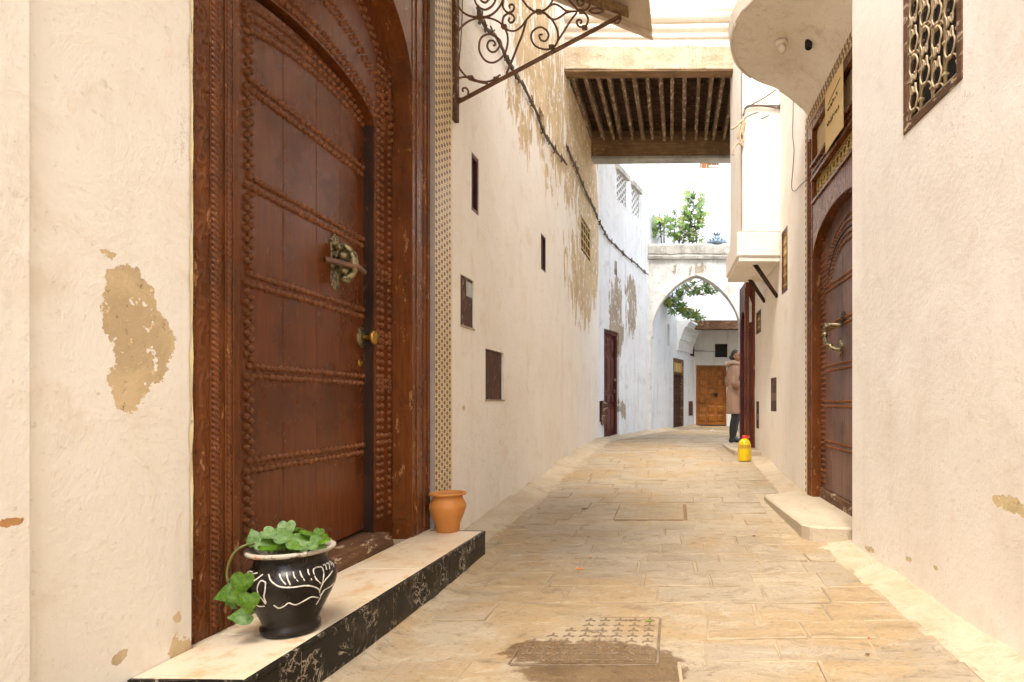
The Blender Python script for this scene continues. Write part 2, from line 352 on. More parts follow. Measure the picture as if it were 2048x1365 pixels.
# ------------------------------------------------------------------ ground and paving
def paving_mat(name, c1, c2, c3, rnd):
    n = N(name)
    big = n.noise(1.0, 6, 0.68, dist=0.5, color=True); sp = n.node('ShaderNodeSeparateColor'); n.link(big, sp.inputs[0])
    c = n.mix(n.ss(sp.outputs[0], 0.36, 0.64), c1, c2)
    if rnd:
        oi = n.node('ShaderNodeObjectInfo'); c = n.mix(n.ma('MULTIPLY', oi.outputs['Random'], 0.4), c, c3)
    st = n.noise(1.0, 7, 0.80, stretch=(5.0, 10.0, 5.0), dist=0.5)
    fi = n.noise(30, 5, 0.80)
    c = n.mix(n.ma('MULTIPLY', n.ss(sp.outputs[1], 0.47, 0.60), 0.75), c, (0.37, 0.25, 0.118))
    c = n.mix(n.ma('MULTIPLY', n.ss(st, 0.53, 0.62), 0.62), c, (0.20, 0.148, 0.092))
    c = n.mix(n.ma('MULTIPLY', n.ss(st, 0.45, 0.37), 0.55), c, (0.47, 0.395, 0.29))
    c = n.mix(n.ma('MULTIPLY', n.ss(fi, 0.55, 0.66), 0.62), c, (0.19, 0.135, 0.08))
    wet = None
    for (x, y, rx, ry) in ((-0.56, 2.60, 0.16, 0.11), (-0.34, 2.57, 0.28, 0.12), (-0.10, 2.52, 0.12, 0.09), (-0.34, 2.40, 0.26, 0.10), (-0.06, 2.38, 0.10, 0.07)):
        k = n.ss(n.patch(x, y, rx, ry, 0.05, 9.0, 'xy'), 1.12, 0.92); wet = k if wet is None else n.ma('MAXIMUM', wet, k)
    c = n.mix(wet, c, n.vm('MULTIPLY', c, (0.44, 0.35, 0.25)))
    h = n.ma('MULTIPLY_ADD', st, 2.4, n.ma('MULTIPLY', fi, 0.9))
    rg = n.ma('MULTIPLY_ADD', wet, -0.36, 0.74)
    return n.done(c, rg, n.bump(h, 0.8, 0.014), spec=0.35)
M['paving'] = paving_mat('worn_cream_mortar', (0.365, 0.285, 0.175), (0.41, 0.335, 0.235), (0.5, 0.4, 0.3), False)
M['stone'] = paving_mat('worn_paving_stone', (0.36, 0.288, 0.192), (0.40, 0.33, 0.24), (0.27, 0.21, 0.14), True)
M['joint'] = simple('joint_dirt_shade', (0.215, 0.16, 0.097), (0.36, 0.28, 0.175), rough=0.9, scale=5, bump=0.5)  # dark dirt tone on stone edges stands in for shadow in the joints
M['earth'] = simple('packed_earth', (0.45, 0.36, 0.25), (0.38, 0.30, 0.20), rough=0.9, scale=0.5)
g = MB(); g.grid(lambda a, b: (-150+300*a, -150+300*b, -0.12), 6, 6); tag(g.build('ground', M['earth']), kind='structure')
g = MB(); g.grid(lambda a, b: (-2.1+6.6*a, -6+26*b, ground_z(-2.1+6.6*a, -6+26*b)), 220, 866)
M['fillet'] = plaster('limewashed_mortar_fillet', (0.475, 0.395, 0.285), (0.42, 0.335, 0.225), (0.32, 0.24, 0.145), streak_amt=0.1, wscale=2.0, bump=0.6)
for i_, f_ in enumerate(g.f):
    x_ = sum(g.v[k][0] for k in f_)/4; y_ = sum(g.v[k][1] for k in f_)/4; dl_, dr_ = wall_dist(x_, y_); j_ = 0.05*fbm(x_*4, y_*4, 6.0)+0.03*fbm(x_*17, y_*17, 2.0)
    if (dl_ < 0.24+j_ and y_ > 4.2) or dr_ < 0.21+j_: g.mi[i_] = 1
pav = tag(g.build('alley_pavement', [M['paving'], M['fillet']]), kind='structure')
MAN1 = (-0.650, -0.078, 2.47, 2.985); MAN2 = (-0.50, 0.07, 5.16, 5.76)
rs = random.Random(11); stones = []
y = 1.05
while y < 15.6:
    hgt = rs.uniform(0.17, 0.27); x = -2.0
    xl = mL*y + cL + (STEP_D + 0.09 if 1.8 < y < 4.3 else 0.27); xr = (mN*y + cN if y < 4.36 else mR*y + cR) - 0.22
    if y > B0.y - 0.2:
        xl = B0.x + (y - B0.y)*(B1.x - B0.x)/(B1.y - B0.y) + 0.30
    if y > 10.4: xr = 2.4
    if 4.2 < y < 6.2: xr = min(xr, 0.80)
    x = xl + rs.uniform(0, 0.1)
    while x < xr - 0.16:
        ln = min(rs.uniform(0.22, 0.58), xr - x)
        if xr - x - ln < 0.16: ln = xr - x
        gap = 0.004; a0, a1, b0, b1 = x+gap, x+ln-gap, y+gap, y+hgt-gap
        hit = any(a1 > m[0]-0.05 and a0 < m[1]+0.05 and b1 > m[2]-0.05 and b0 < m[3]+0.05 for m in (MAN1, MAN2))
        if not hit and rs.random() > 0.06:
            j = lambda: rs.uniform(-0.008, 0.008)
            poly = [(a0+j(), b0+j()), ((a0+a1)/2+j(), b0+j()), (a1+j(), b0+j()), (a1+j(), b1+j()), ((a0+a1)/2+j(), b1+j()), (a0+j(), b1+j())]
            stones.append((poly, rs.uniform(0.002, 0.009), rs.uniform(-0.006, 0.006), rs.uniform(-0.006, 0.006)))
        x += ln
    y += hgt
def stone_into(mb, st):
    poly, lift, tx, ty = st; n = len(poly); cx = sum(p[0] for p in poly)/n; cy = sum(p[1] for p in poly)/n; cz = 0
    top = []; edge = []; bot = []
    for (px_, py_) in poly:
        zz = ground_z(px_, py_) + lift + tx*(px_-cx)*2 + ty*(py_-cy)*2
        q = 0.955; top.append((cx+(px_-cx)*q, cy+(py_-cy)*q, zz)); edge.append((px_, py_, zz-0.004)); bot.append((px_, py_, zz-0.03))
    o_ = len(mb.v); mb.add(top+edge+bot, [list(range(n))], False, 0)
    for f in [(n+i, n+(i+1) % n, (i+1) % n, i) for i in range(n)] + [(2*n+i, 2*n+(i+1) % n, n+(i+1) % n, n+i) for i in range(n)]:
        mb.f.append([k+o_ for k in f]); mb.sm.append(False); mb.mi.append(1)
rest = MB()
for i, st in enumerate(stones):
    if i < 298:
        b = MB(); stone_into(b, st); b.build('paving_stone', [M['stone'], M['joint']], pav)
    else: stone_into(rest, st)
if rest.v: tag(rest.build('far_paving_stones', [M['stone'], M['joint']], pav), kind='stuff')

# ------------------------------------------------------------------ walls with openings
def wall_mesh(mb, u0, u1, z0, z1, holes, thick=0.4, step=0.14, amp=0.007, seed=0.0, yoff=0.0, closed=True):
    us = {round(u0, 4), round(u1, 4)}; zs = {round(z0, 4), round(z1, 4)}
    for h in holes: us |= {round(h[0], 4), round(h[1], 4)}; zs |= {round(h[2], 4), round(h[3], 4)}
    def dense(a):
        a = sorted(a); o = [a[0]]
        for p, q in zip(a, a[1:]):
            k = max(1, int((q-p)/step));  o += [p+(q-p)*i/k for i in range(1, k+1)]
        return o
    us = dense(us); zs = dense(zs)
    edge = lambda u, z: any(h[0]-1e-3 <= u <= h[1]+1e-3 and h[2]-1e-3 <= z <= h[3]+1e-3 for h in holes)
    def dy(u, z): return yoff if edge(u, z) or (closed and (u < u0+1e-3 or u > u1-1e-3)) else yoff + amp*(fbm(u*0.8+seed, z*0.8, seed) + 0.5*fbm(u*3+seed, z*3, 2.2))
    vs = [(u, dy(u, z), z) for z in zs for u in us]; a = len(us); fs = []
    for j in range(len(zs)-1):
        for i in range(a-1):
            cu, cz = (us[i]+us[i+1])/2, (zs[j]+zs[j+1])/2
            if any(h[0] < cu < h[1] and h[2] < cz < h[3] for h in holes): continue
            fs.append((j*a+i, j*a+i+1, (j+1)*a+i+1, (j+1)*a+i))
    mb.add(vs, fs, True)
    for h in holes:
        ua, ub, za, zb, d = h[:5]; y0 = yoff
        mb.add([(ua,y0,za),(ub,y0,za),(ub,y0,zb),(ua,y0,zb),(ua,d,za),(ub,d,za),(ub,d,zb),(ua,d,zb)],
               [(0,4,5,1),(1,5,6,2),(2,6,7,3),(3,7,4,0),(4,7,6,5)], False)
    if closed:
        t = thick
        mb.add([(u0,yoff,z0),(u1,yoff,z0),(u1,yoff,z1),(u0,yoff,z1),(u0,t,z0),(u1,t,z0),(u1,t,z1),(u0,t,z1)],
               [(3,2,6,7),(0,3,7,4),(1,5,6,2),(4,7,6,5)], False)
def pxrect(fr, x0, x1, yt, yb, v=0.0):
    """opening from the photo: left and right pixel columns, top and bottom pixel read on the left column"""
    u0, zt = fr.uz(x0, yt, v); _, zb = fr.uz(x0, yb, v); u1 = fr.u(x1, v)
    return (min(u0, u1), max(u0, u1), zb, zt)
def pp(fr, px, py, rx, ry, amp=0.06, v=0):     # blotch from the photo: centre and radii in pixels
    u, z = fr.uz(px, py, v); u2 = fr.u(px+rx, v); _, z2 = fr.uz(px, py-ry, v)
    return (u, z, abs(u2-u), abs(z2-z), amp)

# ================================================================== left house with the big studded door
V_FR = 0.02; V_PAN = 0.145
uL0 = LW.u(371, V_FR); uL1 = LW.u(484, V_FR); uR0 = LW.u(825, V_FR); uR1 = LW.u(864, V_FR)
FR_TOP = 3.95; SPR_O, RISE_O = 3.05, 0.50
houseA = thing('house', 'cream plastered house with peeling paint and big brown studded door', 'house', LW.M)
win1 = pxrect(LW, 943, 958, 303, 420); win2 = pxrect(LW, 1082, 1092, 466, 538); win3 = pxrect(LW, 1162, 1181, 430, 499)
met1 = pxrect(LW, 921, 948, 548, 650); met2 = pxrect(LW, 971, 1008, 697, 800)
hol = pxrect(LW, 1078, 1088, 212, 238)
holesA = [(uL0, uR1, 0.0, FR_TOP, 0.38), (*win1, 0.10), (*win2, 0.09), (*win3, 0.08), (*met1, 0.05), (*met2, 0.06), (*hol, 0.07)]
mb = MB(); wall_mesh(mb, -6.0, LW.u(1197)+0.0, -0.1, 7.2, holesA, 0.45, seed=1.0)
patA = [pp(LW, 262, 620, 52, 85), pp(LW, 285, 690, 55, 95), pp(LW, 262, 770, 42, 60), pp(LW, 240, 1315, 14, 14, 0.02), pp(LW, 365, 1290, 22, 28, 0.05), pp(LW, 1003, 1032, 10, 8, 0.05), pp(LW, 1060, 972, 9, 7, 0.06), pp(LW, 928, 815, 3, 5, 0.02), pp(LW, 352, 1240, 8, 10, 0.03), pp(LW, 36, 420, 5, 26, 0.02), pp(LW, 215, 505, 16, 6, 0.03),
        pp(LW, 1186, 470, 13, 130, 0.20)]
strA = [(*pp(LW, 1110, 200, 100, 330)[:4], 0.30), (*pp(LW, 1172, 300, 44, 360)[:4], 0.36), (*pp(LW, 1040, 190, 50, 190)[:4], 0.26), (*pp(LW, 1166, 560, 40, 170)[:4], 0.32)]
M['plasterA'] = plaster('cream_plaster_peeling', CREAM, CREAM2, STAIN, patA, strA, peel=(0.50, 0.385, 0.23))
mb.build('wall', M['plasterA'], houseA)
# shallow pilaster at the near end of the wall
mb = MB(); mb.grid(lambda a, b: (0.2+(LW.u(42)-0.2)*a, -0.022+0.004*fbm(a*3, b*9, 7), -0.1+7.2*b), 8, 50)
mb.box(0.2, LW.u(42)-0.003, -0.014, 0.0, -0.1, 7.1)
M['plasterA2'] = plaster('cream_plaster_near', CREAM, CREAM2, STAIN, [pp(LW, 18, 1044, 30, 8, 0.015, -0.022)], peel=(0.45, 0.24, 0.10))
mb.build('pilaster', M['plasterA2'], houseA)
m = MB(); m.grid(lambda a, b: (uL0-0.010-0.008*fbm(b*40, 0, 1)+(0.010+0.008*fbm(b*40, 0, 1))*a, -0.006-0.003*fbm(b*30, a, 2), 0.5+5*b*0.7), 2, 140)
M['yellow_edge'] = simple('yellowish_paint_edge', (0.74, 0.66, 0.45), (0.66, 0.52, 0.22), rough=0.7, scale=10, dirt=(0.30, 0.22, 0.12), dirt_amt=0.64)
m.build('paint_edge', M['yellow_edge'], houseA)
# --- door frame
def arch_e(u0, u1, spr, rise):
    c, a = (u0+u1)/2, (u1-u0)/2
    return lambda u: spr + rise*math.sqrt(max(0, 1-((u-c)/a)**2))
zo = arch_e(uL1, uR0, SPR_O, RISE_O)
mb = MB()
mb.box(uL0, uL1-0.04, V_FR, 0.16, STEP_Z-0.02, FR_TOP); mb.box(uL1-0.04, uL1, V_FR+0.008, 0.16, STEP_Z-0.02, FR_TOP-0.01)
mb.box(uR0, uR1, V_FR, 0.19, STEP_Z-0.02, FR_TOP)
xs = [uL1+0.001+(uR0-uL1-0.002)*(0.5-0.5*math.cos(math.pi*i/40)) for i in range(41)]
mb.arch(xs, zo, FR_TOP-0.02, V_FR+0.004, 0.188)
dfr = mb.build('door_frame', M['frame_brown'], houseA, bevel=0.004)
tag(dfr, 'carved brown frame with rope mouldings')
def rope(u, v, z0, z1, r, name='rope_moulding', parent=None, flute=4, twist=55):
    b = MB(); nz = int((z1-z0)/0.0042)
    def fn(a, t):
        th = math.pi*a; z = z0+(z1-z0)*t
        q = r*(0.66 + 0.44*abs(math.sin(math.pi*z/0.021 + 1.25*th)))
        return (u - q*math.cos(th), v - q*0.85*math.sin(th), z)
    b.grid(fn, 9, nz, True); return b.build(name, M['frame_brown'], parent)
for (pa, pb) in ((373, 385), (421, 436), (452, 461)):
    ua, ub = LW.u(pa, V_FR), LW.u(pb, V_FR); rope((ua+ub)/2, V_FR-0.001, STEP_Z+0.03, FR_TOP-0.02, (ub-ua)/2, parent=dfr)
for (pa, pb) in ((844, 852),):
    ua, ub = LW.u(pa, V_FR), LW.u(pb, V_FR); rope((ua+ub)/2, V_FR-0.001, STEP_Z+0.03, FR_TOP-0.02, min(0.012, (ub-ua)/2), parent=dfr)
for (pa, pb) in ((386.5, 388.5), (418.5, 420.5), (437, 440), (448, 451), (463, 466), (832, 835), (854, 857)):   # flat fillets between the ropes
    b = MB(); b.box(LW.u(pa, V_FR), LW.u(pb, V_FR), V_FR-0.006, V_FR+0.001, STEP_Z, FR_TOP-0.02); b.build('moulding_strip', M['frame_brown'], dfr, bevel=0.002)
ua, ub = LW.u(389, V_FR), LW.u(418, V_FR); uc, uh = (ua+ub)/2, (ub-ua)/2
def carve(a, t):      # running vine with curled leaves
    x = -1+2*a; z = 0.3+(FR_TOP-0.35)*t; p = z/0.17
    d = abs(x - 0.38*math.sin(2*math.pi*p)); h = math.exp(-(d/0.16)**2)
    k = math.floor(p*2+0.5); zc = k/2*0.17; side = -1 if k % 2 else 1
    dx, dz = x*uh - side*0.2*uh, z - zc; rr = math.hypot(dx, dz); an = math.atan2(dz, dx)
    h = max(h, 0.9*math.exp(-((rr-0.018-0.0035*an*side)/0.006)**2), 0.8*math.exp(-(rr/0.007)**2))
    h *= 0.75+0.4*fbm(x*3, z*30, 1)
    return (uc+x*uh, V_FR-0.0015-0.0075*h, z)
b = MB(); b.grid(carve, 20, 640, True); tag(b.build('carved_band', M['frame_brown'], dfr), 'band of carved vine scrolls')
# inner fixed studded panel with its arched doorway
leaf_uR = LW.u(750, V_PAN)
SPR_I, RISE_I = 2.69, 0.185
zi = arch_e(uL1-0.02, leaf_uR, SPR_I, RISE_I)
mb = MB(); mb.box(leaf_uR, uR0+0.03, V_PAN, V_PAN+0.075, STEP_Z, FR_TOP-0.05)
xs = [uL1-0.02+(leaf_uR-uL1+0.02)*(0.5-0.5*math.cos(math.pi*i/40)) for i in range(41)]
mb.arch(xs, zi, FR_TOP-0.06, V_PAN, V_PAN+0.075)
pan = mb.build('surround_panel', M['door_brown'], houseA, bevel=0.003)
# jamb rebate, thin dark strip painting shade onto the reveal, and the worn timber sill
mb = MB(); mb.box(leaf_uR-0.004, leaf_uR-0.0005, V_PAN+0.010, 0.33, STEP_Z, SPR_I+0.02); mb.box(leaf_uR+0.001, leaf_uR+0.02, V_PAN+0.076, 0.33, STEP_Z, SPR_I+0.3); mb.build('rebate_and_shade_strip', M['dark_wood'], houseA)
mb = MB(); mb.hexa([(uL1, 0.03, STEP_Z-0.01), (leaf_uR+0.05, 0.05, STEP_Z-0.01), (leaf_uR+0.05, 0.36, STEP_Z-0.01), (uL1, 0.36, STEP_Z-0.01),
                    (uL1, 0.04, STEP_Z+0.075), (leaf_uR+0.03, 0.07, STEP_Z+0.07), (leaf_uR+0.03, 0.36, STEP_Z+0.08), (uL1, 0.36, STEP_Z+0.08)])
mb.build('door_sill', M['sill_wood'], houseA, bevel=0.005)
# --- the leaf, standing slightly ajar
hinge = LW.wld(uL1-0.01, 0.155, 0); lat = LW.hit(728, HY, 0.213)
LF = frame_between(hinge, lat); LWID = (lat-hinge).length
door = thing('door', None, None); door.parent = houseA; door.matrix_basis = LW.M.inverted() @ LF.M
tag(door, 'arched brown plank door leaf with rows of studs, slightly ajar')
lc, la = LWID/2, LWID/2
zl = lambda x: SPR_I-0.012 + RISE_I*math.sqrt(max(0, 1-((x-lc)/la)**2))
seams = [0.0, 0.17] + [LF.u(p) for p in (566, 632, 679)] + [LWID]
Z0L = STEP_Z+0.088
for a, b_ in zip(seams, seams[1:]):
    a += 0.0015; b_ -= 0.0015; m = MB(); k = 10
    poly = [(a, Z0L+random.uniform(0, 0.006)), (b_, Z0L+random.uniform(0, 0.006))] + [(b_+(a-b_)*i/k, zl(b_+(a-b_)*i/k)) for i in range(k+1)]
    m.prism(poly, random.uniform(-0.0015, 0.001), 0.045); m.build('plank', M['door_brown'], door, bevel=0.003)
m = MB(); m.prism([(0.01, Z0L+0.02), (LWID-0.01, Z0L+0.02)] + [(LWID-0.01+(0.02-LWID)*i/16, zl(LWID-0.01+(0.02-LWID)*i/16)-0.01) for i in range(17)], 0.046, 0.056)
m.build('backing_board', M['dark_wood'], door)
sm = MB(); sm.dome((0, 0, 0), 0.0170, 0.017, 10, 3); stud_me = sm.mesh('stud', M['stud_brown'])
studs = []        # (frame, position) in metres
ST = 0.0435
def put(fr, par, x, z, s=1.0): studs.append((fr.wld(x, 0, z).y, fr, par, x, z, s*random.uniform(0.93, 1.05)))
rows = [LF.uz(727, p)[1] for p in (345, 487, 627, 760, 897)]
x_col = [LF.u(490.5), LF.u(499.5)]
n = int((LWID-0.03-x_col[0])/ST)
for rz in rows:
    for dz in (-0.021, 0.021):
        for i in range(n+1): put(LF, door, x_col[0]+i*ST+(0.02 if dz > 0 else 0.0), rz+dz)
for ci, cx_ in enumerate(x_col):
    z = Z0L+0.12+0.5*ST*ci
    while z < zl(cx_)-0.05:
        if all(abs(z-rz) > 0.036 for rz in rows): put(LF, door, cx_, z)
        z += ST
for cx_ in (LWID-0.028, LWID-0.072):
    z = Z0L+0.10
    while z < SPR_I-0.02:
        if all(abs(z-rz) > 0.036 for rz in rows): put(LF, door, cx_, z, 0.9)
        z += ST
for off in (0.04, 0.082, 0.125):
    prev = None; th = 0.05
    while th < math.pi-0.05:
        x = lc+(la-off)*math.cos(th); z = SPR_I-0.012+(RISE_I)*math.sin(th)-off
        if prev is None or math.hypot(x-prev[0], z-prev[1]) > ST:
            prev = (x, z)
            if z > SPR_I-0.10 and x > 0.05: put(LF, door, x, z)
        th += 0.004
PF = Fr(LW.wld(0, V_PAN, 0), LW.t, LW.n)
class _P: pass
for cx_ in (leaf_uR+0.030, leaf_uR+0.075, leaf_uR+0.165):
    z = STEP_Z+0.16
    while z < 3.1: put(PF, pan, cx_, z, 0.9); z += ST
for rz in (rows[1]-0.17, rows[2]-0.14, rows[3]-0.02, rows[4]+0.05):
    for dz in (-0.02, 0.02):
        for k in range(4): put(PF, pan, leaf_uR+0.04+k*ST, rz+dz, 0.85)
cI, aI = (uL1-0.02+leaf_uR)/2, (leaf_uR-uL1+0.02)/2
for off, rise in ((0.035, RISE_I+0.03), (0.08, RISE_I+0.075), (0.19, 0.42), (0.235, 0.47), (0.20, 0.72), (0.21, 0.78)):
    prev = None; th = 0.02
    a_ = aI+min(off, 0.21)
    while th < math.pi*0.8:
        x = cI+a_*math.cos(th); z = SPR_I+rise*math.sin(th)
        if prev is None or math.hypot(x-prev[0], z-prev[1]) > ST:
            prev = (x, z)
            if z < zo(min(max(x, uL1), uR0))+0.02 and x < uR0-0.01: put(PF, pan, x, z, 0.9)
        th += 0.004
studs.sort(key=lambda s: s[0]); extra = MB()
for k, (yy, fr, par, x, z, s) in enumerate(studs):
    if k < 300:
        o = inst('stud', stud_me, door if fr is LF else pan, (x, -0.0005 if fr is LF else V_PAN-0.0005, z), None, (s, s, s))
    else:
        P = LW.loc(fr.wld(x, -0.0005, z)); extra.dome((P.x, P.y, P.z), 0.0165*s, 0.0165*s, 8, 3)
tag(extra.build('remaining_studs', M['stud_brown'], houseA), kind='stuff')
# knocker, knob, keyhole on the leaf
def leafc(px, py, v=0.0): u, z = LF.uz(px, py, v); return u, z
ku, kz = leafc(668, 525)
m = MB(); k = 26
outl = []
for i in range(k):
    t = 2*math.pi*i/k; rr = 1+0.10*math.cos(8*t); rz_ = 0.175*(1-0.18*math.cos(2*t)**2)
    outl.append((ku+0.062*rr*math.cos(t)*(0.55+0.45*abs(math.sin(2*t*0.5+0.0))), kz+0.92*rz_*rr*math.sin(t)))
m.prism(outl, -0.006, -0.0005)
for i in range(30):
    t = 2*math.pi*i/30; m.dome((ku+0.055*math.cos(t)*(0.55+0.45*abs(math.sin(t))), -0.006, kz+0.145*math.sin(t)), 0.007, 0.006, 6, 2)
kn = m.build('knocker', M['brass'], door, bevel=0.002); tag(kn, 'aged brass hand knocker on a scalloped plate')
m = MB()
m.tube(smooth_path([(ku+0.01, -0.01, kz+0.075), (ku+0.01, -0.05, kz+0.09), (ku+0.02, -0.085, kz+0.05), (ku+0.02, -0.095, kz-0.01), (ku+0.02, -0.085, kz-0.06), (ku+0.01, -0.05, kz-0.085)]), [0.016]*12+[0.022]*10+[0.018]*9, 8)
m.ball((ku+0.012, -0.055, kz-0.088), 0.030, 0.026, 0.026); m.ball((ku, -0.03, kz+0.08), 0.03, 0.024, 0.022); m.ball((ku+0.01, -0.045, kz+0.035), 0.034, 0.03, 0.028); m.ball((ku+0.01, -0.05, kz-0.045), 0.032, 0.03, 0.03); m.ball((ku+0.015, -0.03, kz), 0.022, 0.03, 0.05)
m.build('knocker_hand', M['brass'], door)
m = MB(); m.tube([(ku-0.12, -0.02, kz-0.012), (ku-0.05, -0.06, kz-0.014), (ku+0.03, -0.115, kz-0.02), (ku+0.075, -0.125, kz-0.04)], 0.016, 6)
m.build('knocker_bar', M['iron'], door)
gu, gz_ = leafc(727, 676)
def disc_y(mb, c, prof, seg=20):      # turned piece with its axis across the door: prof (r, y)
    vs = []; 
    for (r_, y_) in prof:
        for q in range(seg): t = 2*math.pi*q/seg; vs.append((c[0]+r_*math.cos(t), y_, c[2]+r_*math.sin(t)))
    fs = [(j*seg+q, j*seg+(q+1) % seg, (j+1)*seg+(q+1) % seg, (j+1)*seg+q) for j in range(len(prof)-1) for q in range(seg)]
    mb.add(vs, fs, True)
m = MB(); disc_y(m, (gu-0.02, 0, gz_), [(0.062, 0.0), (0.060, -0.006), (0.048, -0.007), (0.044, -0.012), (0.018, -0.014), (0.0, -0.014)]); m.build('knob_rosette', M['brass'], door)
m = MB(); disc_y(m, (gu-0.02, 0, gz_), [(0.012, -0.012), (0.011, -0.05), (0.030, -0.056), (0.041, -0.066), (0.040, -0.076), (0.030, -0.082), (0.028, -0.080), (0.016, -0.086), (0.0, -0.087)]); m.build('door_knob', M['gold'], door)
hu, hz = leafc(720, 726); m = MB(); disc_y(m, (hu, 0, hz), [(0.022, 0.0), (0.021, -0.005), (0.012, -0.006), (0.010, -0.003), (0.0, -0.003)], 14); m.build('keyhole_plate', M['gold'], door)
# --- strip of patterned tile beside the frame
su0, su1 = LW.u(867, 0), LW.u(901, 0)
m = MB(); m.box(su0, su1, -0.010, 0.0, STEP_Z, 4.0); strip = m.build('tile_strip', M['cream_trim'], houseA); tag(strip, 'strip of cream tile with a dark lattice pattern')
m = MB(); m.box(su0-0.008, su0-0.001, -0.012, 0.03, STEP_Z, 4.0); m.build('tile_edge', M['blue_edge'], strip)
m = MB(); j = 0; x = su0+0.022
while x < su1-0.012:
    z = STEP_Z+0.02+(0.0245 if j % 2 else 0)
    while z < 3.97:
        e = [(x+0.0165*math.cos(t*math.pi/4), -0.0118, z+0.0138*math.sin(t*math.pi/4)) for t in range(8)]; m.add(e+[(a, -0.009, c) for a, _, c in e], [list(range(8))]+[(i, i+8, (i+1) % 8+8, (i+1) % 8) for i in range(8)])
        q = z+0.0245; e = [(x, -0.0118, q-0.006), (x+0.008, -0.0118, q), (x, -0.0118, q+0.006), (x-0.008, -0.0118, q)]; m.add(e, [(0, 1, 2, 3)])
        z += 0.049
    x += 0.046; j += 1
tag(m.build('tile_inlays', M['inlay'], strip), kind='stuff')
# --- tiled doorstep
step_u0 = 1.872; step_u1 = LW.uz(971, 1056, -STEP_D)[0]
def marble(name, base, vein, scale, thr, rough, b2=None, dirt=None):
    n = N(name)
    v = n.noise(scale, 9, 0.62, dist=1.6); k = n.ma('ABSOLUTE', n.ma('SUBTRACT', v, 0.5)); vein_f = n.ss(k, thr, 0.0)
    c = n.mix(n.ss(n.noise(2.5, 5, 0.6), 0.35, 0.65), base, b2 or base)
    c = n.mix(n.ma('MULTIPLY', vein_f, n.ss(n.noise(scale*0.7, 4, 0.6), 0.42, 0.62)), c, vein)
    if dirt: c = n.mix(n.ma('MULTIPLY', n.ss(n.noise(7, 7, 0.74), 0.50, 0.64), 0.7), c, dirt)
    return n.done(c, rough, n.bump(n.noise(30, 4, 0.6), 0.08, 0.004), spec=0.16)
M['marble_top'] = marble('cream_marble_tread', (0.68, 0.575, 0.43), (0.50, 0.31, 0.15), 3.5, 0.012, 0.30, (0.63, 0.52, 0.36), (0.55, 0.34, 0.15))
M['marble_black'] = marble('black_marble_riser', (0.007, 0.006, 0.005), (0.42, 0.36, 0.27), 9.0, 0.026, 0.26, (0.014, 0.012, 0.010), (0.05, 0.038, 0.026))
M['grout'] = simple('dirty_grout', (0.45, 0.36, 0.24), (0.34, 0.26, 0.17), rough=0.9, scale=12)
m = MB(); m.box(step_u0+0.012, step_u1-0.012, -STEP_D+0.0025, V_FR-0.001, -0.05, STEP_Z-0.012); m.box(uL0+0.01, uR1-0.01, V_FR-0.001, 0.375, -0.05, STEP_Z-0.012)
stp = m.build('doorstep', M['grout'], houseA); tag(stp, 'doorstep faced with cream and black marble tiles')
tread = [step_u0+0.016] + [LW.uz(p, q, -STEP_D)[0] for p, q in ((640, 1280), (760, 1200), (850, 1138), (925, 1087))] + [step_u1-0.016]
for a, b_ in zip(tread, tread[1:]):
    x0, x1 = a+0.0012, b_-0.0012
    far = -0.003 if (x1 < uL0+0.02 or x0 > uR1-0.02) else -0.003
    m = MB(); m.box(x0, x1, -STEP_D+0.016, far, STEP_Z-0.012, STEP_Z); m.build('tread_tile', M['marble_top'], stp, bevel=0.0015)
m = MB(); m.box(uL0+0.012, uR1-0.012, -0.0015, 0.03, STEP_Z-0.012, STEP_Z-0.0005); m.build('tread_tile', M['marble_top'], stp)
rj = [step_u0+0.002] + [LW.uz(p, HY+520, -STEP_D)[0] for p in (604, 709, 788, 849, 899, 938)] + [step_u1-0.002]
for a, b_ in zip(rj, rj[1:]):
    m = MB(); m.box(a+0.0024, b_-0.0024, -STEP_D, -STEP_D+0.012, -0.05, STEP_Z-0.020); m.build('riser_tile', M['marble_black'], stp, bevel=0.0012)
    m = MB(); m.box(a+0.001, b_-0.001, -STEP_D-0.002, -STEP_D+0.0155, STEP_Z-0.019, STEP_Z+0.001); m.build('nosing_tile', M['marble_black'], stp, bevel=0.002)
m = MB(); m.box(step_u0, step_u0+0.0155, -STEP_D+0.016, -0.003, STEP_Z-0.019, STEP_Z+0.001); m.build('nosing_tile', M['marble_black'], stp, bevel=0.002)
m = MB(); m.box(step_u1-0.0155, step_u1, -STEP_D+0.016, -0.003, STEP_Z-0.019, STEP_Z+0.001); m.build('nosing_tile', M['marble_black'], stp, bevel=0.002)
m = MB(); m.box(step_u0, step_u0+0.012, -STEP_D+0.013, -0.003, -0.05, STEP_Z-0.020); m.box(step_u1-0.012, step_u1, -STEP_D+0.013, -0.003, -0.05, STEP_Z-0.020); m.build('riser_tile', M['marble_black'], stp)
# --- slit windows and meter doors
def slit(parent, r, v0, fw, frame_m, back_m, name='window', proud=0.004):
    u0, u1, z0, z1 = r; e = 0.001
    m = MB(); m.box(u0+e, u1-e, v0+0.02, v0+0.03, z0+e, z1-e); w_ = m.build(name, back_m, parent)
    m = MB(); m.box(u0+e, u0+fw, v0-proud, v0+0.019, z0+e, z1-e); m.box(u1-fw, u1-e, v0-proud, v0+0.019, z0+e, z1-e)
    m.box(u0+fw, u1-fw, v0-proud+0.001, v0+0.018, z0+e, z0+fw); m.box(u0+fw, u1-fw, v0-proud+0.001, v0+0.018, z1-fw, z1-e)
    m.build('frame', frame_m, w_, bevel=0.002); return w_
slit(houseA, win1, 0.008, 0.032, M['red_door'], M['black']); slit(houseA, win2, 0.008, 0.03, M['dark_wood'], M['tin'])
w3 = slit(houseA, win3, 0.02, 0.018, M['red_door'], M['black'])
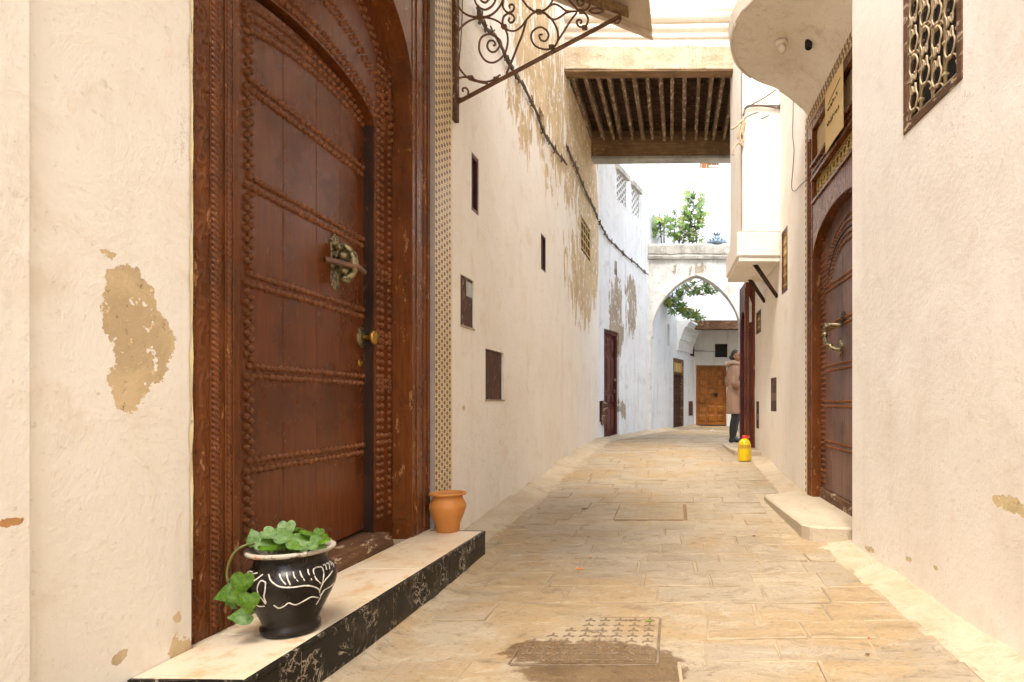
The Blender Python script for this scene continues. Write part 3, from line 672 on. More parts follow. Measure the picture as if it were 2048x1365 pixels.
for k in range(5):
    x = win3[0]+0.03+(win3[1]-win3[0]-0.06)*k/4; m = MB(); m.tube([(x, 0.012, win3[2]+0.01), (x, 0.012, win3[3]-0.01)], 0.013, 6); m.build('bar', M['gold_lattice'], w3)
for k in range(4):
    z = win3[2]+(win3[3]-win3[2])*(k+0.5)/4; m = MB(); m.box(win3[0]+0.015, win3[1]-0.015, 0.004, 0.011, z-0.012, z+0.012); m.build('bar', M['gold_lattice'], w3)
def meter(r, v0):
    m = MB(); m.box(r[0]+0.004, r[1]-0.004, v0, v0+0.012, r[2]+0.004, r[3]-0.004); return m.build('meter_door', M['tin'], houseA, bevel=0.002)
d1 = meter(met1, 0.010); tag(d1, 'brown meter door with a small dusty pane')
g1 = pxrect(LW, 934, 947, 562, 592); m = MB(); m.box(g1[0], g1[1]-0.005, 0.0055, 0.009, g1[2], g1[3]); m.build('pane', M['glass_grey'], d1)
m = MB(); m.box(met1[0], met1[1], -0.008, 0.05, met1[2]-0.012, met1[2]+0.003); m.build('ledge', M['grout'], d1)
d2 = meter(met2, 0.022); tag(d2, 'rusty brown meter door with scraped paint')
m = MB(); m.box(met2[0]-0.01, met2[1]+0.01, -0.006, 0.02, met2[2]-0.012, met2[2]+0.002); m.build('ledge', M['grout'], d2)
# --- canopy over the door with wrought iron brackets
ub_ = LW.u(906, 0)
Z_W, Z_E, D_E = 4.415, 3.83, 1.41
sl = (Z_E-Z_W)/D_E
m = MB(); u0, u1 = ub_-2.75, ub_+0.24
m.hexa([(u0, -D_E, Z_E), (u1, -D_E, Z_E), (u1, 0, Z_W), (u0, 0, Z_W), (u0, -D_E, Z_E+0.05), (u1, -D_E, Z_E+0.05), (u1, 0, Z_W+0.05), (u0, 0, Z_W+0.05)])
M['soffit'] = simple('canopy_soffit_paint', (0.66, 0.57, 0.45), (0.58, 0.48, 0.36), rough=0.8, scale=4, stretch=(1, 4, 4))
can = m.build('canopy', M['soffit'], houseA); tag(can, 'sloping door canopy on scrolled iron brackets')
m = MB(); m.hexa([(u1-0.05, -D_E-0.002, Z_E-0.035), (u1+0.002, -D_E-0.002, Z_E-0.035), (u1+0.002, 0, Z_W-0.035), (u1-0.05, 0, Z_W-0.035), (u1-0.05, -D_E-0.002, Z_E-0.001), (u1+0.002, -D_E-0.002, Z_E-0.001), (u1+0.002, 0, Z_W-0.001), (u1-0.05, 0, Z_W-0.001)])
m.build('edge_board', M['soffit'], can)
BR = Fr(LW.wld(ub_, 0, 0), -LW.n, LW.t)     # bracket plane: x = out from the wall
def bpt(x, y): P = BR.hit(x, y); q = LW.loc(P); return (q.x, q.y, q.z)
def zoomA(L): return [(890 + x*220/1365, y*220/1365) for x, y in L]
def zoomB(L): return [(1060 + x*260/2048, y*260/2048) for x, y in L]
def iron_px(pts, r=0.0085, k=5, parent=None, name='scroll'):
    P = smooth_path([bpt(*p) for p in pts], k); b = MB(); b.tube(P, r, 6); return b.build(name, M['iron'], parent)
tip = BR.loc(BR.hit(1240, 33)); base = BR.loc(BR.hit(908, 210))
for near in (0, 1):
    duu = -2.45 if near else 0.0
    m = MB(); q = lambda d, z, w=0.0: (ub_+duu+w, -d, z)
    m.tube([q(0.0, base.z), q(tip.x, tip.z)], 0.016, 6)
    brk = m.build('bracket', M['iron'], can); 
    m = MB(); m.box(ub_+duu-0.028, ub_+duu+0.03, -0.035, -0.0005, base.z-0.12, Z_W-0.06); m.build('wall_post', M['sill_wood'], can, bevel=0.004)
    m = MB(); m.hexa([q(tip.x+0.06, tip.z+0.0, -0.03), q(tip.x+0.06, tip.z+0.0, 0.03), q(0.04, Z_W-0.13, 0.03), q(0.04, Z_W-0.13, -0.03), q(tip.x+0.06, tip.z+0.05, -0.03), q(tip.x+0.06, tip.z+0.05, 0.03), q(0.04, Z_W-0.05, 0.03), q(0.04, Z_W-0.05, -0.03)])
    m.build('rafter', M['old_beam'], can, bevel=0.004)
def spx(cx, cy, r0, r1, a0, turns, sq=1.0, n=26): return [(cx+(r0+(r1-r0)*i/n)*math.cos(a0+2*math.pi*turns*i/n), cy+sq*(r0+(r1-r0)*i/n)*math.sin(a0+2*math.pi*turns*i/n)) for i in range(n+1)]
A = zoomA
scrolls = [
 A([(530,1040),(420,1020),(300,980),(200,880),(120,720),(105,560),(160,400),(270,280),(420,225),(560,230),(690,290),(760,390),(780,500),(755,640),(690,730),(600,780),(510,760),(445,680),(422,590),(445,480),(520,430),(610,440),(670,500),(675,580),(620,645),(560,640),(525,580),(545,515),(600,510),(625,550),(600,575)]),
 A([(690,930),(560,1010),(420,1010),(300,965),(200,965),(130,1010),(105,1080),(115,1160),(190,1225),(270,1210),(290,1140),(260,1095),(220,1105),(225,1140)]),
 A([(130,0),(190,120),(290,195),(430,220),(560,195),(660,110),(720,0),(725,-120),(650,-250),(500,-300),(330,-260),(200,-160),(130,0)]),
 A([(360,-20),(400,70),(490,125),(580,80),(625,0),(600,-90),(500,-130),(430,-80),(440,0),(500,35),(550,-10)]),
 A([(735,340),(715,280),(730,210),(790,170),(850,200),(860,255),(820,285),(790,260),(805,225)]),
 A([(720,10),(720,90),(770,155),(830,150),(860,100),(840,60),(800,70),(805,105)]),
 A([(735,340),(790,380),(870,385),(950,330),(1010,250),(1090,170),(1170,150),(1270,190),(1350,280),(1400,400),(1395,520),(1330,600),(1230,615),(1120,570),(1070,480),(1090,390),(1180,340),(1260,380),(1285,450),(1250,510),(1190,500),(1170,440),(1215,430)]),
 A([(760,920),(830,760),(900,580),(960,430),(1010,250)]),
 A([(960,0),(1040,100),(1130,150),(1200,150),(1290,80),(1350,-20)]),
 zoomB([(0,130),(60,180),(150,185),(250,150),(320,90),(400,70),(480,110),(560,170),(640,185),(760,180),(880,160),(940,80),(920,-20),(840,-60),(760,-20),(745,40),(790,90),(840,70),(840,20),(800,20)]),
 zoomB([(230,200),(300,280),(390,310),(480,270),(560,210),(640,190)]),
 zoomB([(430,660),(520,520),(640,330),(740,200)]),
 zoomB([(860,210),(910,280),(905,370),(860,420),(790,430),(740,380),(745,325),(800,320),(810,360),(785,370)]),
 zoomB([(930,180),(990,140),(1080,135),(1160,170),(1080,210),(990,210),(930,180)]),
 zoomB([(610,0),(690,90),(770,180)]),
 zoomB([(1300,190),(1390,200),(1430,280),(1400,360),(1345,365),(1325,320),(1360,295)])]
for L in scrolls: iron_px(L, 0.0075, 4, can)
for (x, y) in A([(430,222),(735,335),(320,970),(640,985),(1165,150)]) + zoomB([(345,745),(860,440),(810,185)]):
    P = bpt(x, y); m = MB(); m.box(P[0]-0.016, P[0]+0.016, P[1]-0.02, P[1]+0.02, P[2]-0.013, P[2]+0.013); m.build('collar', M['iron'], can, bevel=0.004)

# ================================================================== bluish white house with the dark red door (left, beyond the passage)
BLUE = (0.73, 0.755, 0.77); BLUE2 = (0.67, 0.69, 0.70); BSTAIN = (0.50, 0.49, 0.46)
houseB = thing('house', 'bluish white house with dark red door and pierced parapet before the arch', 'house', BW.M)
rdoor = pxrect(BW, 1208, 1238, 657, 890); rdoor = (rdoor[0], rdoor[1], 0.2, rdoor[3])
BL = (B1-B0).length
pan1 = pxrect(BW, 1233, 1252, 332, 392); pan2 = pxrect(BW, 1263, 1278, 366, 420)
pan1 = (pan1[0], pan1[1], 5.15, 5.72); pan2 = (pan2[0], pan2[1], 5.15, 5.72)
slotB = pxrect(BW, 1229, 1234, 521, 549)
hatch = pxrect(BW, 1199, 1207, 802, 845)
holesB = [(*rdoor, 0.2), (*pan1, 0.12), (*pan2, 0.12), (*slotB, 0.08), (*hatch, 0.05)]
M['plasterB'] = plaster('bluish_whitewash', BLUE, BLUE2, BSTAIN, [], [(*pp(BW, 1232, 640, 26, 150)[:4], 0.36), (*pp(BW, 1262, 620, 24, 110)[:4], 0.30), (*pp(BW, 1245, 820, 12, 40)[:4], 0.34)],
                        peel=(0.30, 0.25, 0.185), streak_amt=0.35)
m = MB(); wall_mesh(m, 0.0, BL, 0.0, 5.80, holesB, 0.35, seed=5.0, amp=0.012); m.build('wall', M['plasterB'], houseB)
for r in (pan1, pan2):        # breeze-block panels: lattice of diagonal ribs
    m = MB(); nx, nz_ = 3, 4; du, dz = (r[1]-r[0])/nx, (r[3]-r[2])/nz_
    for i in range(nx):
        for j in range(nz_):
            cx_, cz_ = r[0]+(i+0.5)*du, r[2]+(j+0.5)*dz; w_ = 0.016
            for (ax, az) in ((1, 1), (1, -1)):
                a = Vector((cx_-du/2*ax, 0, cz_-dz/2*az)); b_ = Vector((cx_+du/2*ax, 0, cz_+dz/2*az)); d = (b_-a).normalized(); nn = Vector((-d.z, 0, d.x))*w_
                if nn.z < 0: nn = -nn
                y0 = 0.01 if az > 0 else 0.013
                m.hexa([a-nn+Vector((0, y0, 0)), b_-nn+Vector((0, y0, 0)), b_-nn+Vector((0, 0.07, 0)), a-nn+Vector((0, 0.07, 0)), a+nn+Vector((0, y0, 0)), b_+nn+Vector((0, y0, 0)), b_+nn+Vector((0, 0.07, 0)), a+nn+Vector((0, 0.07, 0))])
    pb = m.build('pierced_panel', M['plasterB'], houseB)
    m = MB(); m.box(r[0]+0.002, r[1]-0.002, 0.095, 0.11, r[2]+0.002, r[3]-0.002); m.build('panel_shade_sheet', M['cap_dark'], pb)  # dark sheet added to paint the shade behind the ribs
    m = MB(); m.box(r[0]-0.05, r[1]+0.08, -0.07, 0.2, 5.72+0.003, 5.80+0.04); m.build('coping', M['cap_stone'], houseB, bevel=0.01)
def panel_door(parent, r, v, mat, cols, rowz, frame_w, name='door', fm=None, stile=0.05, thick=0.04):
    u0, u1, z0, z1 = r; fm = fm or mat
    m = MB(); m.box(u0+frame_w, u1-frame_w, v+0.02, v+0.02+thick, z0, z1-frame_w); d = m.build(name, mat, parent)
    m = MB(); m.box(u0+0.001, u0+frame_w, v-0.03, v+0.05, z0, z1-0.001); m.box(u1-frame_w, u1-0.001, v-0.03, v+0.05, z0, z1-0.001); m.box(u0+frame_w, u1-frame_w, v-0.029, v+0.049, z1-frame_w, z1-0.001)
    m.build('frame', fm, d, bevel=0.004)
    xs_ = [u0+frame_w+0.002+(u1-u0-2*frame_w-0.004)*k/cols for k in range(cols+1)]
    for za, zb in zip(rowz, rowz[1:]):
        for xa, xb in zip(xs_, xs_[1:]):
            p = min(stile, 0.3*(xb-xa)); q = min(stile, 0.3*(zb-za))
            vs_ = [(xa+p, v+0.0195, za+q), (xb-p, v+0.0195, za+q), (xb-p, v+0.0195, zb-q), (xa+p, v+0.0195, zb-q)]
            s2 = 0.28; cx_, cz_ = (xa+xb)/2, (za+zb)/2
            top_ = [(x+(cx_-x)*s2, v-0.002, z+(cz_-z)*s2) for x, _, z in vs_]
            b_ = MB(); b_.add(vs_+top_, [(4, 5, 6, 7), (0, 1, 5, 4), (1, 2, 6, 5), (2, 3, 7, 6), (3, 0, 4, 7)]); b_.build('panel', mat, d)
    return d, xs_
zb0 = gz(12.2)+0.03
rd = (rdoor[0], rdoor[1], zb0, rdoor[3])
d, xs_ = panel_door(houseB, rd, 0.07, M['red_door'], 3, [zb0+0.05, zb0+0.62, zb0+0.85, zb0+1.62, rdoor[3]-0.12], 0.07, stile=0.03); tag(d, 'dark red panelled door with a brass knob')
m = MB(); m.ball((rd[1]-0.17, 0.03, zb0+1.12), 0.03); m.tube([(rd[1]-0.17, 0.03, zb0+1.12), (rd[1]-0.17, 0.09, zb0+1.12)], 0.014); m.tube([(rd[1]-0.17, 0.06, zb0+0.93), (rd[1]-0.16, 0.03, zb0+0.9), (rd[1]-0.17, 0.06, zb0+0.85)], 0.01); m.build('door_knob', M['brass'], d)
slit(houseB, slotB, 0.04, 0.02, M['cap_stone'], M['black'])
m = MB(); m.box(hatch[0]+0.005, hatch[1]-0.005, 0.004, 0.02, hatch[2]+0.005, hatch[3]-0.005); hb = m.build('hatch', M['dark_wood'], houseB)
m = MB(); m.hexa([(hatch[0]+0.06, -0.02, hatch[2]-0.05), (hatch[1]+0.02, -0.05, hatch[2]-0.05), (hatch[1]+0.02, 0.0, hatch[2]-0.05), (hatch[0]+0.06, 0.0, hatch[2]-0.05), (hatch[0]+0.1, -0.03, hatch[3]), (hatch[1]+0.06, -0.06, hatch[3]), (hatch[1]+0.06, -0.01, hatch[3]), (hatch[0]+0.1, -0.01, hatch[3])]); m.build('hatch_cover', M['sill_wood'], hb)

# ================================================================== covered passage: room bridging the alley
PX0, PX1 = mL*8.4 + cL - 0.02, 1.45
passg = thing('bridge_room', 'cream walled room bridging the alley on timber joists', 'building', Matrix.Translation((0, 8.4, 0)))
M['plasterP'] = plaster('cream_plaster_passage', (0.80, 0.73, 0.62), (0.76, 0.67, 0.55), (0.66, 0.53, 0.36), [], [], streak_amt=0.15)
M['plasterLin'] = plaster('stained_lintel_plaster', (0.60, 0.50, 0.37), (0.48, 0.38, 0.255), (0.34, 0.235, 0.12), [], [], wscale=2.5, streak_amt=0.3, bump=0.8)
m = MB(); wall_mesh(m, PX0, PX1, 5.88, 9.5, [], 2.5, seed=9.0, yoff=0.03); m.build('facade', M['plasterP'], passg)
m = MB(); m.grid(lambda a, b: (PX0+(PX1-PX0)*a, -0.004+0.012*fbm(a*5, b*2, 4), 5.575+(0.30+0.03*fbm(a*6, 0, 2))*b), 60, 8)
m.box(PX0, PX1, 0.012, 0.19, 5.575, 5.875); m.build('lintel', M['plasterLin'], passg)
m = MB(); m.hexa([(PX0, 0.0, 5.535), (PX1, 0.0, 5.555), (PX1, 0.185, 5.555), (PX0, 0.185, 5.535), (PX0, 0.0, 5.574), (PX1, 0.0, 5.574), (PX1, 0.185, 5.574), (PX0, 0.185, 5.574)]); m.build('lintel_board', M['old_beam'], passg, bevel=0.006)
for (z, d, h) in ((6.02, 0.035, 0.05), (6.14, 0.05, 0.06), (6.28, 0.07, 0.05), (6.38, 0.04, 0.04)):
    m = MB(); m.tube([(PX0, 0.035, z), ((PX0+PX1)/2, 0.035+random.uniform(-0.008, 0.008), z+random.uniform(-0.01, 0.01)), (PX1, 0.035, z+0.02)], [d, d*1.05, d], 8); m.build('moulding', M['plasterP'], passg)
m = MB(); m.box(PX0, PX1, 0.19, 2.5, 5.76, 5.80)
m.build('ceiling', M['ceil_board'], passg)
yb = 0.192
while yb < 2.28:
    wd = random.uniform(0.12, 0.19); m = MB(); m.box(PX0, PX1, yb, yb+wd-0.008, 5.745+random.uniform(-0.006, 0.004), 5.764); m.build('ceiling_board', M['ceil_board'], passg); yb += wd
for k in range(16):
    xj = PX0+0.08+(PX1-0.25-PX0-0.08)*k/15+random.uniform(-0.018, 0.018); w2 = random.uniform(0.024, 0.033); tw = random.uniform(-0.03, 0.03)
    m = MB(); m.hexa([(xj-w2, 0.186, 5.575), (xj+w2, 0.186, 5.575), (xj+w2+tw, 2.29, 5.56), (xj-w2+tw, 2.29, 5.56), (xj-w2, 0.186, 5.742), (xj+w2, 0.186, 5.742), (xj+w2+tw, 2.29, 5.742), (xj-w2+tw, 2.29, 5.742)])
    m.build('joist', M['joist'], passg, bevel=0.006)
m = MB(); m.hexa([(PX0, 2.30, 5.30), (PX1, 2.30, 5.32), (PX1, 2.5, 5.32), (PX0, 2.5, 5.30), (PX0, 2.30, 5.76), (PX1, 2.30, 5.76), (PX1, 2.5, 5.76), (PX0, 2.5, 5.76)]); m.build('far_beam', M['old_beam'], passg, bevel=0.01)
m = MB(); m.hexa([(PX0, 2.28, 5.245), (PX1, 2.28, 5.27), (PX1, 2.52, 5.27), (PX0, 2.52, 5.245), (PX0, 2.28, 5.297), (PX1, 2.28, 5.318), (PX1, 2.52, 5.318), (PX0, 2.52, 5.297)]); m.build('beam_board', M['cap_stone'], passg, bevel=0.008)

# ================================================================== near right house with the grilled window
houseN = thing('house', 'pinkish cream house wall at right with iron scroll window grille', 'house', RN.M)
wN = (RN.uz(1808, 272)[0], RN.u(1926), 2.59, 3.95)
m = MB(); wall_mesh(m, -4.33, 6.0, -0.1, 7.5, [(*wN, 0.14)], 0.6, seed=12.0, amp=0.010)
M['plasterN'] = plaster('pinkish_cream_plaster', (0.845, 0.795, 0.72), (0.81, 0.75, 0.665), (0.74, 0.65, 0.545), [pp(RN, 2010, 1005, 34, 14, 0.03), pp(RN, 2040, 1020, 30, 12, 0.02), pp(RN, 1815, 1118, 7, 6, 0.02), pp(RN, 1868, 1138, 5, 5, 0.02), pp(RN, 1740, 1100, 9, 5, 0.04)], [], peel=(0.52, 0.42, 0.24), streak_amt=0.12, bump=0.17)
m.build('wall', M['plasterN'], houseN)
wn = slit(houseN, wN, 0.02, 0.05, M['sill_wood'], M['black'], proud=0.026); tag(wn, 'window behind tan scroll ironwork')
gu0, gu1, gz0, gz1 = wN[0]+0.055, wN[1]-0.055, wN[2]+0.055, wN[3]-0.03
nb = 5; bars = [gu0+(gu1-gu0)*k/(nb-1) for k in range(nb)]
for x in bars:
    m = MB(); m.tube([(x, 0.012, gz0), (x, 0.012, gz1)], 0.0098, 6); m.build('bar', M['grille'], wn)
for z in (gz0,):
    m = MB(); m.tube([(gu0-0.01, 0.012, z), (gu1+0.01, 0.012, z)], 0.009, 6); m.build('bar', M['grille'], wn)
pitch = (gu1-gu0)/(nb-1)
def scr_mesh():
    b_ = MB(); h = pitch*0.46
    for s in (-1, 1):       # a pair of C scrolls with curled ends, mirrored about the middle of a bay
        pts = [(s*0.012, 0.0)] + [(s*(0.012+h*0.62*math.sin(t)), 0.115*t/math.pi*1.0) for t in (0.5, 1.0, 1.57, 2.1, 2.6)]
        pts += [(s*(h*0.42), 0.138), (s*(h*0.18), 0.128), (s*(h*0.12), 0.104), (s*(h*0.30), 0.096)]
        b_.tube(smooth_path([(x, -0.012, z) for x, z in pts], 3), 0.0056, 5)
    b_.tube(smooth_path([(-h, -0.004, -0.03), (-h*0.6, -0.006, 0.0), (0, -0.008, 0.012), (h*0.6, -0.006, 0.0), (h, -0.004, -0.03)], 3), 0.0055, 5)
    b_.tube([(-0.014, -0.012, 0.004), (0.014, -0.012, 0.004)], 0.011, 6)
    return b_.mesh('grille_scroll', M['grille'])
scr = scr_mesh()
for k in range(nb-1):
    z = gz0+0.03+(0.075 if k % 2 else 0.0); j = 0
    while z < gz1-0.1:
        inst('scroll', scr, wn, ((bars[k]+bars[k+1])/2, 0.012, z if j % 2 == 0 else z+0.145), (0, 0 if j % 2 == 0 else math.pi, 0)); z += 0.155; j += 1
for x in bars:
    z = gz0+0.06
    while z < gz1:
        m = MB(); m.box(x-0.013, x+0.013, -0.002, 0.026, z-0.008, z+0.008); m.build('collar', M['grille'], wn, bevel=0.003); z += 0.155

# ================================================================== right house: studded door, round canopy, oriel
houseR = thing('house', 'cream house with round canopy, oriel and studded door on the right', 'house', RW.M)
U = lambda Y: -(Y - 0)  # distance along the wall, about -Y
rd0, rd1 = RW.u(1614), -4.30
gwin = pxrect(RW, 1564, 1575, 466, 590); swin = pxrect(RW, 1513, 1522, 626, 670)
mpl = pxrect(RW, 1541, 1553, 757, 823); mp2 = pxrect(RW, 1512, 1518, 803, 857)
DR_TOP = 3.86
holesR = [(rd0, rd1, 0.1, DR_TOP, 0.32), (*gwin, 0.08), (*swin, 0.08), (*mpl, 0.02), (*mp2, 0.03)]
M['plasterR'] = plaster('cream_plaster_right', (0.835, 0.78, 0.70), (0.80, 0.73, 0.635), (0.72, 0.61, 0.49), [], [], streak_amt=0.10)
m = MB(); wall_mesh(m, -10.35, -4.20, -0.05, 7.5, holesR, 0.4, seed=21.0, amp=0.009); m.build('wall', M['plasterR'], houseR)
# door frame
v0 = -0.004; ru0, ru1 = RW.u(1625), -4.36       # opening
SPR_R, RISE_R = 2.42, 0.32; ucR = -5.05
zr = lambda u: SPR_R + RISE_R*math.sqrt(max(0, 1-((u-ucR)/(ucR-ru0))**2)) if abs(u-ucR) < abs(ucR-ru0) else SPR_R
m = MB(); z_sl = 0.205
m.box(rd0+0.012, ru0, v0, 0.11, z_sl, DR_TOP-0.11); m.box(ru1, rd1-0.002, v0, 0.11, z_sl, DR_TOP-0.11)
m.box(ru0, ru1, v0+0.002, 0.108, 3.17, 3.31); m.box(ru0, ru1, v0+0.003, 0.109, DR_TOP-0.20, DR_TOP-0.11)
xs = [ru0+(ru1-ru0)*(0.5-0.5*math.cos(math.pi*i/30)) for i in range(31)]
m.arch(xs, zr, 2.97, v0+0.004, 0.107)
m.box(ru0, ru0+0.03, v0+0.01, 0.106, 2.97, 3.17)
fr = m.build('door_frame', M['frame_brown'], houseR, bevel=0.005)
for (za, zb, vv) in ((3.165, 3.185, -0.02), (3.295, 3.32, -0.025), (2.95, 2.98, -0.014), (3.235, 3.25, -0.012)):
    m = MB(); m.box(ru0-0.01, ru1, vv, v0+0.002, za, zb); m.build('moulding_strip', M['frame_brown'], fr, bevel=0.003)
rope((rd0+0.012+ru0)/2-0.03, v0, z_sl, 3.6, 0.014, parent=fr); rope((rd0+0.012+ru0)/2+0.03, v0, z_sl, 3.6, 0.012, parent=fr)
# checkered tile border round the frame
m = MB(); m.box(rd0-0.03, rd0+0.012, -0.008, 0.01, z_sl, DR_TOP-0.11); m.box(rd0-0.03, rd1, -0.008, 0.01, DR_TOP-0.11, DR_TOP+0.0)
bd = m.build('tile_border', M['cream_trim'], houseR)
m = MB(); x = rd0-0.02
while x < rd1-0.05:
    for q in range(2): m.box(x+q*0.035, x+q*0.035+0.032, -0.0115, -0.007, DR_TOP-0.10+q*0.05, DR_TOP-0.10+q*0.05+0.042)
    x += 0.07
z = z_sl+0.02
while z < DR_TOP-0.12: m.box(rd0-0.026, rd0+0.0, -0.0115, -0.007, z, z+0.03); z += 0.062
tag(m.build('border_inlays', M['inlay'], bd), kind='stuff')
# transom panels
m = MB(); m.box(ru0+0.002, ru1-0.002, 0.045, 0.07, 3.311, DR_TOP-0.2); m.build('transom_panel', M['carton'], houseR)
# gilt openwork strip
m = MB(); pxs = 0.105; x = ru0+0.03
gzb, gzt = 2.985, 3.165
m.box(ru0+0.03, ru1, 0.03, 0.045, gzb, gzb+0.014); m.box(ru0+0.03, ru1, 0.03, 0.045, gzt-0.014, gzt)
while x < ru1-0.08:
    cx_ = x+pxs/2
    m.tube([(x, 0.038, gzb), (x, 0.038, gzt)], 0.008, 5)
    m.tube([(cx_+0.04*math.cos(t*math.pi/7), 0.036, gzb+0.115+0.036*math.sin(t*math.pi/7)) for t in range(15)], 0.008, 5)
    for s in (-1, 1): m.tube(smooth_path([(cx_+s*0.045, 0.036, gzb+0.012), (cx_+s*0.018, 0.036, gzb+0.04), (cx_+s*0.035, 0.036, gzb+0.07), (cx_+s*0.012, 0.036, gzb+0.082)], 3), 0.007, 5)
    m.dome((cx_, 0.034, gzb+0.045), 0.016, 0.012); x += pxs
tag(m.build('openwork_strip', M['gold_lattice'], houseR), 'gilt openwork strip above the arched doorway')
m = MB(); m.box(ru0+0.03, ru1, 0.075, 0.085, 2.97, 3.18); m.build('openwork_backing', M['black'], houseR)
# leaf
VR = 0.085
M['door_mauve'] = paintwood('faded_brown_door_paint', (0.19, 0.098, 0.070), (0.145, 0.066, 0.046), wear=(0.34, 0.25, 0.19), rough=0.36, wear_amt=0.70)
ld = MB(); bd_ = [ru0+0.0, RW.u(1662, VR), RW.u(1685, VR), -4.85, -4.6, ru1]
dR = thing('door', None, None); dR.parent = houseR; tag(dR, 'faded brown studded door with brass ring knocker')
for a, b_ in zip(bd_, bd_[1:]):
    m = MB(); m.box(a+0.0015, b_-0.0015, VR+random.uniform(-0.001, 0.001), VR+0.05, z_sl+0.10, 2.80); m.build('plank', M['door_mauve'], dR, bevel=0.003)
m = MB(); m.box(ru0, ru1, VR-0.02, VR+0.06, z_sl-0.01, z_sl+0.095); m.build('door_sill', M['sill_wood'], dR, bevel=0.01)
sr = MB()
def sd_(u, z, s=1.0): sr.dome((u, VR-0.001, z), 0.0155*s, 0.013*s, 6, 2)
rowsR = (2.12, 1.77, 1.40, 1.08, 0.72)
for k, cu in enumerate((ru0+0.03, ru0+0.085, ru0+0.14)):
    z = z_sl+0.16
    while z < 2.60-0.0*k:
        sd_(cu, z, 1.15); z += 0.05
for rz in rowsR:
    for dz in (-0.022, 0.022):
        u = ru0+0.16
        while u < ru1-0.02: sd_(u, rz+dz); u += 0.042
for (a_, sp, ri) in ((0.66, 2.14, 0.46), (0.61, 2.14, 0.41), (0.55, 2.12, 0.34), (0.50, 2.12, 0.29)):
    th = 0.0; prev = None
    while th < math.pi:
        u, z = ucR-a_*math.cos(th), sp+ri*math.sin(th)
        if prev is None or math.hypot(u-prev[0], z-prev[1]) > 0.042: prev = (u, z); sd_(u, z)
        th += 0.004
tag(sr.build('stud_rows', M['stud_brown'], dR), kind='stuff')
m = MB(); prevp = None
m.tube([(ucR-0.58*math.cos(t*math.pi/30), VR-0.001, 2.13+0.375*math.sin(t*math.pi/30)) for t in range(31)], 0.008, 5); m.build('leaf_joint', M['black'], dR)
m = MB(); nu, nz_ = RW.uz(1688, 636, VR); disc_y(m, (nu, 0, nz_), [(0.055, VR), (0.052, VR-0.012), (0.02, VR-0.016), (0.0, VR-0.016)], 14)
for t in range(6): m.dome((nu+0.03*math.cos(t), VR-0.014, nz_+0.03*math.sin(t)), 0.008, 0.008, 6, 2)
m.build('boss', M['dark_wood'], dR)
m = MB(); qu, qz = RW.uz(1684, 652, VR); lz = qz-0.20
m.tube(smooth_path([(qu, VR, qz), (qu-0.02, VR-0.06, qz+0.01), (qu-0.05, VR-0.12, qz), (qu-0.06, VR-0.13, qz-0.06), (qu-0.05, VR-0.12, qz-0.14), (qu-0.01, VR-0.07, qz-0.19), (qu, VR, lz)], 4), 0.017, 8)
for (a_, b_, c_) in ((qu-0.05, VR-0.115, qz), (qu-0.058, VR-0.128, qz-0.07), (qu-0.03, VR-0.09, qz-0.17)): m.ball((a_, b_, c_), 0.026)
m.prism([(qu-0.03, lz+0.03), (qu, lz-0.08), (qu+0.03, lz+0.03), (qu, lz+0.08)], VR-0.02, VR-0.001)
m.build('ring_knocker', M['brass'], dR)
# slab step
sl_b = at(1604, 1049, 1250*0.895/245); sz = 0.205
q = [RW.loc(at(1582, 980, 6.34)), RW.loc(at(1527, 990, 6.01)), RW.loc(at(1560, 1013, 5.30)), RW.loc(at(1590, 1038, 4.80)), RW.loc(at(1603, 1048, 4.60)), RW.loc(at(1622, 1055, 4.50)), RW.loc(at(1655, 1056, 4.46)), RW.loc(at(1698, 1055, 4.44))]
poly = [(p.x, p.y) for p in q]; poly[0] = (poly[0][0], 0.012); poly += [(-4.40, 0.30), (-6.0, 0.30), (-6.0, 0.012)]
m = MB(); m.flat([(x+0.0, y) for x, y in poly], -0.05, sz)
stpR = m.build('doorstep', M['stone_step'], houseR, bevel=0.014); tag(stpR, 'rounded cast stone doorstep')
# round concrete canopy with cove
uc, ca, cb_ = -5.15, 0.90, 0.85
def cov(a, t):
    th = math.pi*a; u = uc-ca*math.cos(th); p = cb_*math.sin(th)**0.9; d = p*t
    z = 3.865 + 0.235*(1-max(0, 1-d/0.42)**2.2)
    return (u, -d-0.001, z + (0.012*max(0, (t-0.8)/0.2) if t > 0.8 else 0) + 0.004*fbm(u*3, d*3, 5))
M['canopyR'] = plaster('stained_canopy_plaster', (0.83, 0.77, 0.68), (0.77, 0.70, 0.60), (0.62, 0.52, 0.40), streak_amt=0.05, wscale=1.5, bump=0.6)
m = MB(); m.grid(cov, 48, 18, True, flip=True)
rim = [cov(i/48, 1.0) for i in range(49)]
m.add([(x, y, z) for x, y, z in rim] + [(x+0.02*(x-uc), y*1.02, z+0.10+0.012*fbm(x*4, y*4, 1)) for x, y, z in rim] + [(x, -0.001, 4.22) for x, y, z in rim],
      [(i, 49+i, 50+i, i+1) for i in range(48)] + [(49+i, 98+i, 99+i, 50+i) for i in range(48)], False)
tag(m.build('round_canopy', M['canopyR'], houseR), 'half round plaster canopy over the door')
# lower ring of the canopy rim, broken in two places
m = MB()
for (a0, a1) in ((0.02, 0.10), (0.24, 0.56), (0.62, 0.95)):
    L = [cov(a0+(a1-a0)*i/16, 0.985) for i in range(17)]; m.tube([(x, y, z-0.004) for x, y, z in L], [0.012+0.004*fbm(x*9, y*9, 0) for x, y, z in L], 6)
m.build('canopy_rim', M['canopyR'], houseR)
